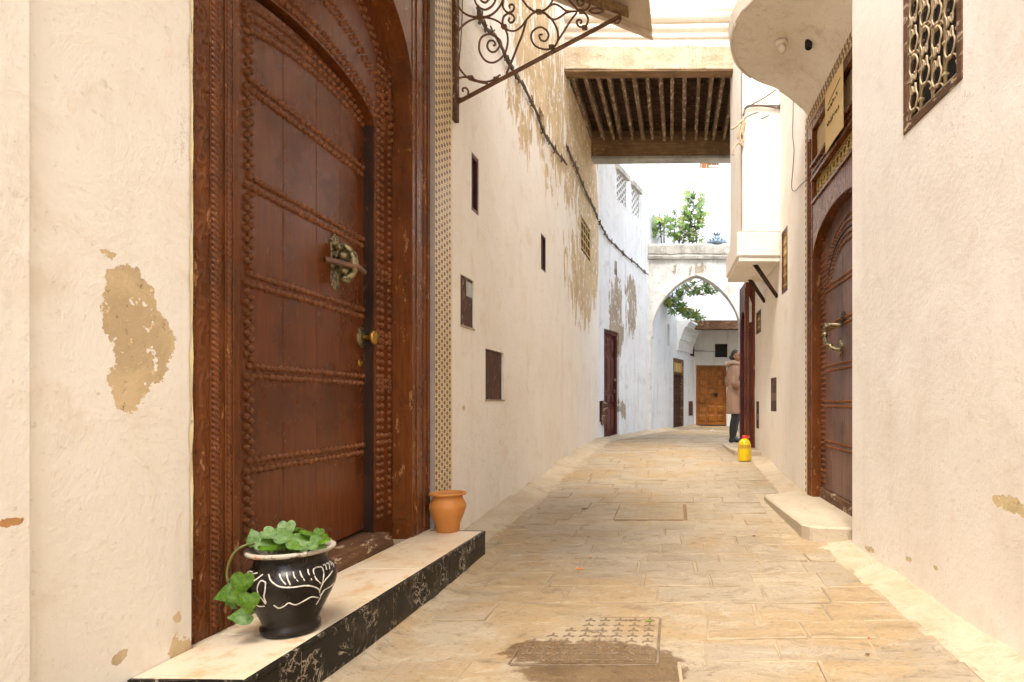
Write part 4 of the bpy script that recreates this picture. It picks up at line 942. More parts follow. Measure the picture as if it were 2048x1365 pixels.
# oriel
ob = RW.loc(at(1483, HY, 7.5)); ou1 = ob.x; od = -ob.y
m = MB(); wall_mesh(m, -8.75, ou1, 3.15, 7.5, [], 0.0, seed=31.0, yoff=-od, closed=False)
m.box(-8.74, ou1-0.001, -od+0.012, 0.0, 3.15, 7.5)
orl = m.build('oriel', M['plasterR'], houseR); tag(orl, 'square plaster oriel propped on two struts')
m = MB(); m.box(-8.80, ou1+0.05, -od-0.055, 0.001, 2.83, 3.13); m.build('oriel_base', M['plasterR'], orl, bevel=0.02)
m = MB(); m.box(-8.78, ou1+0.03, -od-0.035, 0.001, 2.775, 2.829); m.build('oriel_floor', M['plasterR'], orl, bevel=0.01)
for (p0, p1, Y) in (((1508, 530), (1555, 595), 7.66), ((1498, 560), (1530, 605), 8.59)):
    a, b_ = RW.loc(at(*p0, Y)), RW.loc(at(*p1, Y)); a.z = max(a.z, 2.80); m = MB(); m.tube([a, (a+b_)/2+Vector((0.004, 0.006, -0.01)), b_], [0.028, 0.026, 0.024], 6); m.build('strut', M['dark_wood'], orl)
# grilled slit windows, meter plates
for r in (gwin, swin):
    w_ = slit(houseR, r, 0.012, 0.035, M['red_door'], M['black'], proud=0.016)
    for k in range(4):
        x = r[0]+0.045+(r[1]-r[0]-0.09)*k/3; m = MB(); m.tube([(x, 0.02, r[2]+0.02), (x, 0.02, r[3]-0.02)], 0.010, 5); m.build('bar', M['gold_lattice'], w_)
    z = r[2]+0.08
    while z < r[3]-0.05: m = MB(); m.box(r[0]+0.04, r[1]-0.04, 0.008, 0.014, z, z+0.022); m.build('bar', M['gold_lattice'], w_); z += 0.12
for r in (mpl, mp2):
    m = MB(); m.box(r[0]+0.003, r[1]-0.003, 0.004, 0.018, r[2]+0.003, r[3]-0.003); pl_ = m.build('meter_door', M['tin'], houseR, bevel=0.002)
    m = MB(); m.box(r[0]+0.02, r[1]-0.02, 0.0, 0.003, r[2]+(r[3]-r[2])*0.32, r[2]+(r[3]-r[2])*0.55); m.dome(((r[0]+r[1])/2, 0.003, r[2]+(r[3]-r[2])*0.82), 0.012, 0.008); m.build('plate', M['iron'], pl_)
# projecting surround of the second door, at the corner
su_a, su_b = -10.33, -9.52; sd2 = 0.135; zt = 2.95
m = MB(); m.box(su_a, su_a+0.12, -sd2, 0.10, 0.3, zt); m.box(su_b-0.12, su_b, -sd2, 0.001, 0.3, zt)
xs = [su_a+0.12+(su_b-su_a-0.24)*(0.5-0.5*math.cos(math.pi*i/20)) for i in range(21)]
m.arch(xs, arch_e(su_a+0.12, su_b-0.12, 2.25, 0.28), zt, -sd2+0.002, 0.0)
sur = m.build('door_surround', M['red_door'], houseR, bevel=0.006); tag(sur, 'projecting dark red door surround at the corner')
m = MB(); m.box(su_a+0.12, su_b-0.12, -0.03, -0.002, 0.36, 2.54); m.build('door_leaf', M['red_door'], sur)
m = MB(); m.box(su_b-0.09, su_b-0.045, -sd2-0.012, -sd2+0.001, 0.35, zt-0.1); m.box(su_b-0.001, su_b+0.014, -sd2+0.01, -sd2+0.045, 0.35, zt-0.05); m.box(su_b-0.001, su_b+0.012, -0.03, -0.002, 0.35, zt-0.05); m.build('moulding_strip', M['frame_brown'], sur, bevel=0.003)
M['pale_panel'] = simple('pale_grey_panel', (0.55, 0.55, 0.56), (0.45, 0.44, 0.44), rough=0.5)
m = MB(); m.prism([(0.05, 2.32), (0.10, 2.30), (0.10, 2.74), (0.072, 2.66), (0.05, 2.60)], -0.004, 0.0)
o = m.build('side_panel', M['pale_panel'], sur); o.matrix_basis = Matrix(((0, -1, 0, su_b+0.0), (-1, 0, 0, 0.0), (0, 0, 1, 0), (0, 0, 0, 1))) @ Matrix.Translation((0.0, 0, 0))
m = MB(); m.flat([(-9.0, -0.36), (-8.9, -0.30), (-8.85, 0.01), (-10.5, 0.01), (-10.5, -0.40), (-9.6, -0.40)], 0.25, 0.40); tag(m.build('doorstep', M['stone_step'], houseR, bevel=0.012), 'low stone slab before the corner door')

# ================================================================== the arch across the alley
archw = thing('alley_arch', 'whitewashed arch spanning the alley with weathered stone cap', 'arch', AW.M)
M['plasterC'] = plaster('greyish_whitewash', (0.70, 0.69, 0.66), (0.55, 0.54, 0.51), (0.36, 0.34, 0.30), [], [(1.0, 4.2, 1.2, 0.25, 0.22)], peel=(0.34, 0.28, 0.21), streak_amt=0.4, wscale=1.8, bump=0.8)
aw = lambda px, py: (lambda P: (P.x - AW.O.x, P.z))(at(px, py, 14.6))
xa0, xa1 = aw(1306, 640)[0], aw(1480, 640)[0]; sprA = aw(1306, 652)[1]; apA = aw(1389, 551)[1]; xt = aw(1484, 640)[0]+1.2
cA, aA = (xa0+xa1)/2, (xa1-xa0)/2
zA = lambda x: sprA + (apA-sprA)*max(0, 1-abs((x-cA)/aA)**1.45)**0.58
topA = aw(1390, 519)[1]
m = MB(); xs = [xa0+(xa1-xa0)*(0.5-0.5*math.cos(math.pi*i/44)) for i in range(45)]
nx = len(xs); rows_ = 8
def af(i, j, y): 
    x = xs[i]; z = zA(x)+(topA-zA(x))*j/rows_; return (x, y+0.016*fbm(x*2.2, z*2.2, 8), z)
m.add([af(i, j, 0) for j in range(rows_+1) for i in range(nx)], [(j*nx+i, j*nx+i+1, (j+1)*nx+i+1, (j+1)*nx+i) for j in range(rows_) for i in range(nx-1)], True)
m.arch(xs, lambda x: zA(x)+0.004, topA-0.004, 0.02, 0.38)
m.add([(x, 0.016*fbm(x*2.2, zA(x)*2.2, 8), zA(x)) for x in xs]+[(x, 0.38, zA(x)) for x in xs], [(nx+i, nx+i+1, i+1, i) for i in range(nx-1)], True)
m.box(-0.3, xa0, 0.004, 0.38, sprA-0.25, topA-0.002); m.box(xa1, xt, 0.004, 0.38, 0.2, topA-0.002)
m.box(-0.3, xa0-0.035, 0.006, 0.37, 0.2, sprA-0.25)
m.build('arch_wall', M['plasterC'], archw)
capT = aw(1390, 488)[1]
m = MB()
def cap(a, t):
    x = -0.02+(xt+0.02)*a; k = [(0.40, 0), (-0.06, 0), (-0.075, 0.06), (-0.07, 0.085), (-0.03, 0.10), (-0.055, 0.13), (-0.06, capT-topA-0.05), (-0.02, capT-topA), (0.36, capT-topA+0.02)][int(round(t*8))]
    w_ = fbm(x*4, k[1]*6, 3); return (x, k[0]+0.018*w_, topA+k[1]+0.02*fbm(x*2.5, 0, k[1]*3)*(1 if k[1] > 0.05 else 0.3))
m.grid(cap, 70, 8, False); m.build('stone_cap', M['cap_stone'], archw)

# ================================================================== beyond the arch
houseC = thing('house', 'pale blue house beyond the arch with dark studded door and curved bracket', 'house', CW.M)
M['plasterD'] = plaster('pale_blue_whitewash', (0.67, 0.71, 0.74), (0.61, 0.65, 0.68), (0.50, 0.51, 0.52), streak_amt=0.3)
CL = (C1-B1).length; DL = (C2-C1).length
slC = pxrect(CW, 1335, 1339, 648, 692)
m = MB(); wall_mesh(m, 0.0, CL, 0.1, 6.4, [(*slC, 0.09)], 0.35, seed=41.0); m.build('wall', M['plasterD'], houseC)
slit(houseC, slC, 0.05, 0.02, M['cap_stone'], M['black'])
Dm = CW.M.inverted() @ DW.M
dd = pxrect(DW, 1349, 1368, 716, 870); dz0 = gz(17)+0.02; dd = (0.02, dd[1], 0.2, dd[3])
m = MB(); wall_mesh(m, 0.0, DL, 0.1, 6.4, [(*dd, 0.2)], 0.35, seed=43.0); m.build('return_wall', M['plasterD'], houseC, basis=Dm)
m = MB(); m.box(dd[0]+0.10, dd[1]-0.12, 0.08, 0.12, dz0, dd[3]-0.42); dC = m.build('door', M['dark_wood'], houseC, basis=Dm); tag(dC, 'dark studded door in a gilded frame')
m = MB(); m.box(dd[0]+0.002, dd[0]+0.10, 0.01, 0.12, dz0, dd[3]-0.002); m.box(dd[1]-0.12, dd[1]-0.002, 0.01, 0.12, dz0, dd[3]-0.002); m.box(dd[0]+0.10, dd[1]-0.12, 0.012, 0.119, dd[3]-0.42, dd[3]-0.002); m.build('frame', M['sill_wood'], dC, bevel=0.005)
m = MB(); x = dd[0]+0.14
while x < dd[1]-0.15:
    z = dz0+0.1
    while z < dd[3]-0.5: m.dome((x, 0.079, z), 0.02, 0.015, 5, 2); z += 0.13
    x += 0.11
tag(m.build('stud_rows', M['frame_brown'], dC), kind='stuff')
m = MB()
for k in range(5): m.box(dd[0]+0.12+k*(dd[1]-dd[0]-0.3)/5, dd[0]+0.12+(k+0.6)*(dd[1]-dd[0]-0.3)/5, 0.0, 0.012, dd[3]-0.36, dd[3]-0.12)
m.build('carved_head', M['gold_lattice'], dC)
# stepped plaster bracket under the far beam
EY = 17.3
m = MB(); b0 = DW.u(1353); bz0 = at(1365, 702, 17.0).z; bz1 = at(1365, 645, 17.0).z
for k in range(14):
    t = k/13; ex = 0.04+0.30*t**1.8+(0.03 if k > 10 else 0)+(0.02 if k in (5, 6) else 0); m.box(b0+0.03, DL-0.30, -ex, 0.001, bz0+(bz1-bz0)*k/14+0.001, bz0+(bz1-bz0)*(k+1)/14)
m.build('curved_bracket', M['plasterD'], houseC, basis=Dm)
m = MB(); m.box(DL*0.72, DL*0.92, -0.012, 0.0, at(1380, 832, 17.8).z, at(1380, 803, 17.8).z); m.build('meter_door', M['tin'], houseC, basis=Dm)
m = MB(); m.box(DL*0.80, DL*0.99, -0.012, 0.0, at(1380, 712, 18).z, at(1380, 684, 18).z); m.build('shutter', M['black'], houseC, basis=Dm)
# roof room behind
rr0 = at(1258, 344, 15.4); rr1 = at(1303, 341, 15.4)
room = thing('roof_room', 'white roof room rising behind the pierced parapet', 'building', Matrix.Translation((rr0.x, 15.4, 0)))
m = MB(); W_ = rr1.x-rr0.x; sh = at(1323, HY, 17.2).x - rr1.x
M['white_far'] = plaster('far_white_paint', (0.80, 0.81, 0.80), (0.76, 0.77, 0.77), (0.66, 0.65, 0.60), [], [], streak_amt=0.25)  # plain white paint
m.add([(-1.5, 0, 4.5), (W_, 0, 4.5), (W_+sh, 1.8, 4.5), (-1.5, 1.8, 4.5), (-1.5, 0, rr0.z), (W_, 0, rr0.z), (W_+sh, 1.8, rr0.z+0.02), (-1.5, 1.8, rr0.z)], [(4,5,6,7),(0,1,5,4),(1,2,6,5),(2,3,7,6),(3,0,4,7)])
m.build('wall', M['white_far'], room, bevel=0.02)

houseE = thing('house', 'tall white house closing the alley with orange panelled door and peeled patches', 'house', EW.M)
ez = lambda px, py, Y=18.4: (at(px, py, Y).x, at(px, py, Y).z)
M['plasterE'] = plaster('white_lower_wall', (0.70, 0.70, 0.68), (0.64, 0.64, 0.62), (0.52, 0.50, 0.46), streak_amt=0.3)
(od0, odz), (od1, _) = ez(1392, 731), ez(1453, 731); (ow0, owt), (ow1, owb) = ez(1430, 688), ez(1455, 715)
m = MB(); wall_mesh(m, 0.25, 5.0, 0.1, 3.6, [(od0, od1, 0.15, odz, 0.2), (ow0, ow1, owb, owt, 0.12)], 0.4, seed=51.0); m.build('wall', M['plasterE'], houseE)
slit(houseE, (ow0, ow1, owb, owt), 0.06, 0.03, M['dark_wood'], M['black'])
dzz = gz(18.3)+0.04
d, _ = panel_door(houseE, (od0, od1, dzz, odz), 0.05, M['orange_wood'], 3, [dzz+0.06+(odz-0.1-dzz-0.06)*k/6 for k in range(7)], 0.05, stile=0.035); tag(d, 'varnished orange door with eighteen raised panels')
m = MB(); kx, kz2 = ez(1432, 790); disc_y(m, (kx, 0, kz2), [(0.06, 0.05), (0.06, 0.03), (0.03, 0.0), (0.0, 0.0)], 10); m.build('door_knob', M['black'], d)
m = MB(); m.tube([(0.5, -0.02, ez(1400, 702)[1]), (ow0, -0.02, ez(1400, 704)[1])], 0.012, 5); m.build('ledge', M['cap_stone'], houseE)
# upper storeys carried on a beam over the end of the alley
UP = EY-18.4
bzb, bzt = at(1430, 659, EY).z, at(1430, 641, EY).z
m = MB(); m.box(0.30, 5.0, UP+0.0, UP+0.22, bzb, bzt-0.002); m.build('beam', M['ceil_board'], houseE, bevel=0.01)
m = MB(); m.box(0.25, 5.0, UP+0.22, -0.001, bzb+0.10, bzb+0.15); m.build('ceiling', M['ceil_board'], houseE)
fe = lambda px, py, rx, ry: (lambda P, Q: (P.x, P.z, rx*EY/F, ry*EY/F, 0.14))(at(px, py, EY), None)
M['white_up'] = plaster('white_upper_wall', (0.66, 0.68, 0.70), (0.62, 0.645, 0.665), (0.56, 0.56, 0.54), [fe(1370, 381, 10, 9), fe(1386, 368, 12, 8), fe(1402, 357, 8, 6), fe(1318, 352, 5, 7), fe(1335, 405, 5, 9), fe(1345, 440, 6, 12)], [], peel=(0.34, 0.30, 0.235), streak_amt=0.10)
we = (at(1400, 337, EY).x, at(1438, 337, EY).x, at(1400, 337, EY).z, at(1400, 337, EY).z+1.3)
m = MB(); wall_mesh(m, -1.2, 5.0, bzt, 11.5, [(*we, UP+0.15)], -0.002, seed=61.0, yoff=UP-0.0, closed=True); m.build('upper_wall', M['white_up'], houseE)
m = MB(); m.box(we[0]+0.002, we[1]-0.002, UP+0.10, UP+0.12, we[2]+0.002, we[3]-0.002); wE = m.build('window', M['orange_wood'], houseE); tag(wE, 'window with pale bars and orange shutter')
for k in range(4): m = MB(); m.box(we[0]+0.03+k*0.14, we[0]+0.05+k*0.14, UP+0.05, UP+0.065, we[2]+0.01, we[3]-0.01); m.build('bar', M['cap_stone'], wE)
for k in range(8): m = MB(); m.box(we[0]+0.24, we[1]-0.003, UP+0.02, UP+0.048, we[2]+0.03+k*0.16, we[2]+0.10+k*0.16); m.build('bar', M['cap_stone'], wE)
# right-hand side street wall, seen only past the corner
sidew = thing('house', 'white side street house glimpsed beyond the right corner', 'house', Matrix.Translation((2.6, 11.2, 0)))
m = MB(); m.box(0, 0.4, 0.6, 6.2, 0.1, 4.2); m.build('wall', M['plasterE'], sidew)

# ================================================================== fig plants, lantern, cables
def fig_leaf(mb, P, d, up, s, mi=0):
    d = d.normalized(); side = d.cross(up); side = side.normalized() if side.length > 1e-4 else Vector((1, 0, 0)); nn = side.cross(d)
    out = [(0, 0), (0.13, 0.08), (0.34, 0.16), (0.47, 0.32), (0.38, 0.42), (0.13, 0.38), (0.20, 0.55), (0.44, 0.76), (0.46, 0.94), (0.32, 0.95), (0.09, 0.66), (0.13, 0.95), (0.10, 1.16), (0, 1.25)]
    L = out + [(-x, y) for x, y in out[-2:0:-1]]
    vs = [P + (side*x + d*y + nn*(-0.25*x*x - 0.16*y*y))*s for x, y in L]
    c = P + d*0.45*s + nn*(-0.02*s); n_ = len(vs)
    mb.add(vs+[c], [(i, (i+1) % n_, n_) for i in range(n_)], False, mi)
def fig_plant(label, base, stems, rs, name='fig_sapling', group=None, leaf=0.15, mult=1.4):
    t = thing(name, label, 'plant', Matrix.Translation(base), group)
    tr, cr = MB(), MB()
    for (pts, dens, fan) in stems:
        P = smooth_path([Vector(p)-Vector(base) for p in pts], 5); tr.tube(P, [0.016*(1-0.7*i/len(P)) for i in range(len(P))], 5)
        for k in range(int(dens*mult)):
            q = P[int((0.25+0.75*rs.random()**0.8)*(len(P)-1))]; a = rs.uniform(0, 6.28); s = leaf*1.02*rs.uniform(0.7, 1.25)
            d_ = Vector((math.cos(a), math.sin(a)*0.8, rs.uniform(-0.15, 0.75)))
            pe = q + d_*fan*rs.uniform(0.25, 1.0); tr.tube([q, (q+pe)/2+Vector((0, 0, 0.01)), pe], 0.004, 4, False)
            fig_leaf(cr, pe, d_ + Vector((0, 0, rs.uniform(-0.5, 0.3))), Vector((rs.uniform(-.6, .6), rs.uniform(-2.0, -.6), 0.7)), s, 1 if rs.random() < 0.12 else 0)
    tr.build('trunk', M['bark'], t); cr.build('crown', [M['fig'], M['fig_yellow']], t); return t
rf = random.Random(5)
Yf = 14.85
A_ = lambda px, py, Y=Yf: at(px, py, Y)
fig_plant('tall leafy fig sapling growing on top of the arch', A_(1378, 486), [([A_(1378, 488), A_(1380, 450), A_(1385, 420), A_(1390, 385)], 52, 0.20), ([A_(1384, 488), A_(1388, 455), A_(1392, 425)], 34, 0.22)], rf)
fig_plant('bushy low fig shoots beside the tall sapling on the arch', A_(1366, 486), [([A_(1366, 488), A_(1370, 465), A_(1373, 450)], 34, 0.14), ([A_(1358, 488), A_(1362, 474)], 18, 0.12), ([A_(1392, 488), A_(1396, 474)], 12, 0.12)], rf, leaf=0.12)
fig_plant('slender fig shoot with one leafy tuft on the arch', A_(1348, 486), [([A_(1348, 488), A_(1349, 460), A_(1353, 428)], 13, 0.14)], rf, leaf=0.14)
fig_plant('pair of thin fig shoots near the left end of the arch cap', A_(1323, 486), [([A_(1323, 488), A_(1321, 460), A_(1319, 428)], 14, 0.16), ([A_(1328, 488), A_(1328, 462), A_(1330, 440)], 16, 0.15)], rf, leaf=0.14)
fig_plant('small fig tuft against the wall at the arch end', A_(1300, 484), [([A_(1300, 488), A_(1302, 470), A_(1304, 456)], 22, 0.10)], rf, leaf=0.10)
Yb = 15.6
A2 = lambda px, py: at(px, py, Yb)
fig_plant('fig tree branch with yellowing leaves hanging inside the arch', A2(1372, 568), [
    ([A2(1412, 556), A2(1390, 566), A2(1372, 562), A2(1366, 556)], 3, 0.05), ([A2(1370, 563), A2(1382, 578), A2(1398, 588), A2(1412, 592)], 20, 0.13), ([A2(1410, 562), A2(1420, 572), A2(1430, 586)], 20, 0.12),
    ([A2(1340, 560), A2(1345, 590), A2(1348, 615), A2(1362, 628)], 44, 0.17), ([A2(1348, 612), A2(1365, 620), A2(1380, 632), A2(1392, 640)], 26, 0.13), ([A2(1345, 590), A2(1335, 605), A2(1328, 612)], 12, 0.11), ([A2(1352, 590), A2(1368, 590), A2(1372, 580)], 5, 0.07)],
    rf, name='fig_branch', leaf=0.16, mult=1.0)
# blue crowned finial on the cap
lc_ = at(1434, 486, 14.75)
M['blue_glaze'] = simple('weathered_blue_metal', (0.13, 0.20, 0.29), (0.20, 0.28, 0.36), rough=0.45, scale=12, dirt=(0.06, 0.08, 0.11), dirt_amt=0.58)
lan = thing('finial', 'blue crowned metal finial on the arch cap', 'finial', Matrix.Translation((lc_.x, lc_.y, capT-0.01)))
m = MB(); m.lathe([(0.0, 0.0), (0.19, 0.0), (0.235, 0.03), (0.245, 0.07), (0.20, 0.10), (0.15, 0.14), (0.085, 0.18), (0.06, 0.22), (0.06, 0.25), (0.075, 0.27), (0.0, 0.275)], 18); m.build('body', M['blue_glaze'], lan)
for (n_, r_, z_, h_, w_) in ((16, 0.235, 0.06, 0.065, 0.032), (8, 0.085, 0.26, 0.075, 0.026), (14, 0.165, 0.125, 0.04, 0.024)):
    m = MB()
    for k in range(n_):
        t = 2*math.pi*k/n_; c_ = Vector((r_*math.cos(t), r_*math.sin(t), z_)); o_ = Vector((math.cos(t), math.sin(t), 0)); ta = Vector((-math.sin(t), math.cos(t), 0))
        m.add([c_-ta*w_, c_+ta*w_, c_+o_*0.035+Vector((0, 0, h_)), c_-o_*0.012-ta*w_, c_-o_*0.012+ta*w_], [(0, 1, 2), (4, 3, 2), (3, 0, 2), (1, 4, 2)])
    m.build('crown_points', M['blue_glaze'], lan)
def cable_run(label, fr, px, v, knots, r=0.012, twist=True):
    P = [fr.hit(x, y, v) for x, y in px]; P = smooth_path(P, 6); t = thing('cable', label, 'cable', Matrix.Translation(P[0]))
    L = [p-P[0] for p in P]; m = MB(); m.tube([p+Vector((0, 0, 0.006*math.sin(i*0.9))) for i, p in enumerate(L)], r, 6); 
    m.tube([p+Vector((0.012*math.cos(i*0.7), 0, 0.016*math.sin(i*0.7))) for i, p in enumerate(L)], r*0.7, 5); m.build('strand', M['cable'], t)
    for k in range(knots):
        i = int((k+0.5)/knots*(len(L)-1)); c_ = L[i]; b_ = MB()
        for q in range(3):
            a = random.uniform(0, 6.28); dv = Vector((random.uniform(-.02, .02), math.cos(a)*0.05, math.sin(a)*0.055)); b_.tube([c_-dv, c_+Vector((0.015, 0, 0)), c_+dv*random.uniform(0.4, 1.2)], 0.008, 5)
        b_.build('tie', M['cable'], t)
    return t
cable_run('bundled dark cable slanting down the cream peeling wall', LW, [(955, 16), (961, 34), (971, 54), (995, 78), (1015, 121), (1028, 145), (1044, 168), (1066, 209), (1082, 249), (1093, 275), (1113, 303), (1133, 330)], -0.03, 15, 0.014)
cable_run('dark cable with ties climbing the wall beneath the bridge room', LW, [(1133, 292), (1145, 320), (1157, 347), (1173, 388), (1187, 415), (1196, 440)], -0.03, 9, 0.014)
cable_run('sagging dark cable with ties on the bluish white wall', BW, [(1198, 443), (1206, 458), (1214, 474), (1228, 489), (1250, 510), (1275, 531), (1296, 550)], -0.03, 10, 0.013)
# conduit and stubs on the bay, thin hanging wire
OF = Fr(RW.wld(ou1, 0, 0), (RW.n.x, RW.n.y), (-RW.t.x, -RW.t.y))      # near face of the oriel
t = thing('wire_bundle', 'tangle of frayed wires strapped across the plaster oriel', 'cable', Matrix.Translation(OF.hit(1500, 215, -0.02)))
o0 = OF.hit(1500, 215, -0.02)
def wires(lst, mat, r, name):
    b_ = MB()
    for L in lst: b_.tube(smooth_path([OF.hit(x, y, -0.025)-o0 for x, y in L], 4), r, 5)
    b_.build(name, mat, t)
wires([[(1569, 180), (1566, 195), (1564, 210), (1558, 218)], [(1567, 184), (1562, 203), (1556, 216), (1540, 214), (1520, 212), (1500, 213), (1490, 219), (1486, 232)], [(1560, 212), (1535, 212), (1510, 211), (1496, 212), (1489, 218)]], M['cable'], 0.010, 'strand')
wires([[(1516, 225), (1502, 230), (1490, 237), (1487, 246)], [(1538, 231), (1530, 235), (1521, 239)], [(1552, 180), (1530, 195), (1503, 210)]], M['cable'], 0.007, 'stub')
M['rag'] = simple('pale_frayed_rag', (0.52, 0.40, 0.26), (0.38, 0.27, 0.16), rough=0.9, scale=20)
wires([[(1488, 240), (1478, 247), (1474, 252), (1463, 259)], [(1487, 243), (1483, 262), (1480, 275), (1484, 285), (1486, 295)], [(1490, 245), (1486, 262), (1487, 280), (1480, 290)], [(1480, 285), (1472, 290), (1468, 298), (1466, 311)], [(1481, 250), (1477, 262), (1475, 278)]], M['rag'], 0.013, 'frayed_end')
w0 = RW.hit(1586, 190, -0.012)
t = thing('thin_wire', 'thin wire hanging down the right wall to the door frame', 'cable', Matrix.Translation(w0))
m = MB(); m.tube(smooth_path([RW.hit(x, y, -0.012)-w0 for x, y in ((1587, 178), (1586, 230), (1585, 270), (1588, 300), (1585, 345), (1583, 372), (1586, 382), (1592, 381), (1602, 370), (1614, 360))], 6), 0.004, 5); m.build('wire', M['cable'], t)
w1 = LW.hit(920, 100, -0.02)
t = thing('thin_wire', 'thin wire hanging behind the iron scrolls on the left wall', 'cable', Matrix.Translation(w1))
m = MB(); m.tube(smooth_path([LW.hit(x, y, -0.012)-w1 for x, y in ((925, -20), (924, 40), (921, 90), (917, 140), (913, 190))], 6), 0.004, 5); m.build('wire', M['cable'], t)
# lamp and socket under the round canopy
M['white_glass'] = simple('white_bulb_glass', (0.85, 0.80, 0.70), rough=0.2)
c_ = at(1563, 82, 1250*3.0/722)
t = thing('bulb_lamp', 'white bulb lamp under the round plaster canopy', 'lamp', Matrix.Translation((c_.x, c_.y, 4.09)))
m = MB(); m.lathe([(0.0, 0.0), (0.055, 0.0), (0.055, -0.02), (0.03, -0.03)], 14); m.build('base', M['canopyR'], t); m = MB(); m.ball((0, 0, -0.055), 0.036, 0.036, 0.04); m.build('bulb', M['white_glass'], t)
c_ = at(1617, 84, 1250*2.95/720)
t = thing('bulb_socket', 'empty dark bulb socket hanging under the round canopy', 'lamp', Matrix.Translation((c_.x, c_.y, 4.02)))
m = MB(); m.lathe([(0.0, 0.06), (0.02, 0.06), (0.03, 0.03), (0.03, -0.02), (0.022, -0.03), (0.018, -0.01), (0.0, -0.01)], 12); m.build('socket', M['black'], t)
m = MB(); m.tube([(0, 0, 0.05), (0.01, 0.02, 0.085), (0.02, 0.05, 0.10)], 0.005, 5); m.build('flex', M['cable'], t)
# cardboard notice hung over the transom
p00, p10 = RW.u(1651, -0.03), RW.u(1687, -0.03)
t = thing('cardboard_notice', 'yellow cardboard notice with handwriting hung over the door transom', 'notice', RW.M)
m = MB(); m.grid(lambda a, b: (p00+(p10-p00)*a, -0.030-0.006*math.sin(3*a)-0.004*b, 3.20+0.50*b), 6, 6, True); m.grid(lambda a, b: (p00+(p10-p00)*a, -0.026-0.006*math.sin(3*a)-0.004*b, 3.20+0.50*b), 6, 6, True, flip=True); m.build('card', M['paper'], t)
m = MB(); rw = random.Random(3)
for (zc, n_, a0, a1) in ((3.52, 7, 0.2, 0.75), (3.40, 9, 0.15, 0.85)):
    for k in range(n_):
        a = a0+(a1-a0)*k/n_; x = p00+(p10-p00)*a; pts = [(x+rw.uniform(-.012, .012)+j*0.011, -0.0415, zc+rw.uniform(-.018, .018)) for j in range(4)]; m.tube(smooth_path(pts, 3), 0.0028, 4)
m.tube([(p00+0.12, -0.041, 3.56), (p10-0.05, -0.041, 3.60)], 0.0025, 4); m.build('handwriting', M['ink'], t)

# ================================================================== pots and the trailing plant
pc = LW.wld(LW.loc(at(585, 1262, 1250*0.835/458)).x, -0.235, STEP_Z+0.001)
f_ = Vector((-pc.x, -pc.y, 0)).normalized(); r_ = Vector((-f_.y, f_.x, 0))
n = N('black_painted_clay')
c = n.mix(n.ss(n.noise(9, 8, 0.7), 0.35, 0.7), (0.007, 0.005, 0.004), (0.017, 0.012, 0.009)); c = n.mix(n.ss(n.noise(26, 8, 0.75), 0.68, 0.72), c, (0.30, 0.12, 0.05))
M['black_clay'] = n.done(c, n.ma('MULTIPLY_ADD', n.noise(5, 5), 0.3, 0.14), n.bump(n.noise(40, 5), 0.2, 0.004), spec=0.28)
n = N('chipped_white_rim'); c = n.mix(n.ss(n.noise(7, 6, 0.65), 0.60, 0.63), (0.46, 0.40, 0.32), (0.50, 0.18, 0.045)); c = n.mix(n.ss(n.noise(11, 6, 0.7), 0.50, 0.56), c, (0.06, 0.045, 0.035))
M['rim'] = n.done(c, 0.5, n.bump(n.noise(50, 5), 0.3, 0.004))
M['slip'] = simple('white_slip_paint', (0.72, 0.68, 0.60), (0.50, 0.46, 0.38), rough=0.5, scale=30)
M['soil'] = simple('damp_soil', (0.035, 0.024, 0.015), (0.06, 0.04, 0.025), rough=0.95, scale=30, bump=0.8)
pot = thing('flower_pot', 'black clay pot with white brushed leaf motifs on the doorstep', 'pot', Matrix.Translation(pc) @ Matrix.Diagonal((0.86, 0.86, 0.95, 1)))
prof = [(0.0, 0.0), (0.098, 0.0), (0.112, 0.010), (0.113, 0.028), (0.103, 0.036), (0.108, 0.055), (0.128, 0.095), (0.152, 0.140), (0.168, 0.175), (0.174, 0.205), (0.168, 0.232), (0.150, 0.252), (0.137, 0.266), (0.134, 0.285), (0.142, 0.303)]
inn = [(0.160, 0.322), (0.148, 0.320), (0.128, 0.300), (0.125, 0.27), (0.14, 0.25)]
m = MB(); m.lathe(prof, 44, wob=0.006); m.build('body', M['black_clay'], pot)
m = MB(); m.lathe([(0.142, 0.303), (0.158, 0.306), (0.168, 0.313), (0.168, 0.321), (0.160, 0.325)] + inn[1:], 44, wob=0.012); m.build('rim', M['rim'], pot)
m = MB(); m.lathe([(0.0, 0.278), (0.06, 0.282), (0.125, 0.276)], 24, wob=0.03); m.build('soil', M['soil'], pot)
def prad(z):
    for (ra, za), (rb, zb) in zip(prof[1:], prof[2:]):
        if za <= z <= zb: return ra+(rb-ra)*(z-za)/max(1e-6, zb-za)
    return 0.12
PYc = pc.y
def potpt(x, y, lift=-0.0004):
    px, py = 410+x*0.1978, 1020+y*0.1978
    z = (at(px, py, PYc-0.12).z)-pc.z; z = max(0.04, min(0.255, z)); rr = prad(z)
    dx = ((px-586)/F)*PYc*1.06; ph = math.asin(max(-0.97, min(0.97, dx/rr)))
    d = r_*math.sin(ph)+f_*math.cos(ph); return d*(rr+lift)+Vector((0, 0, z))
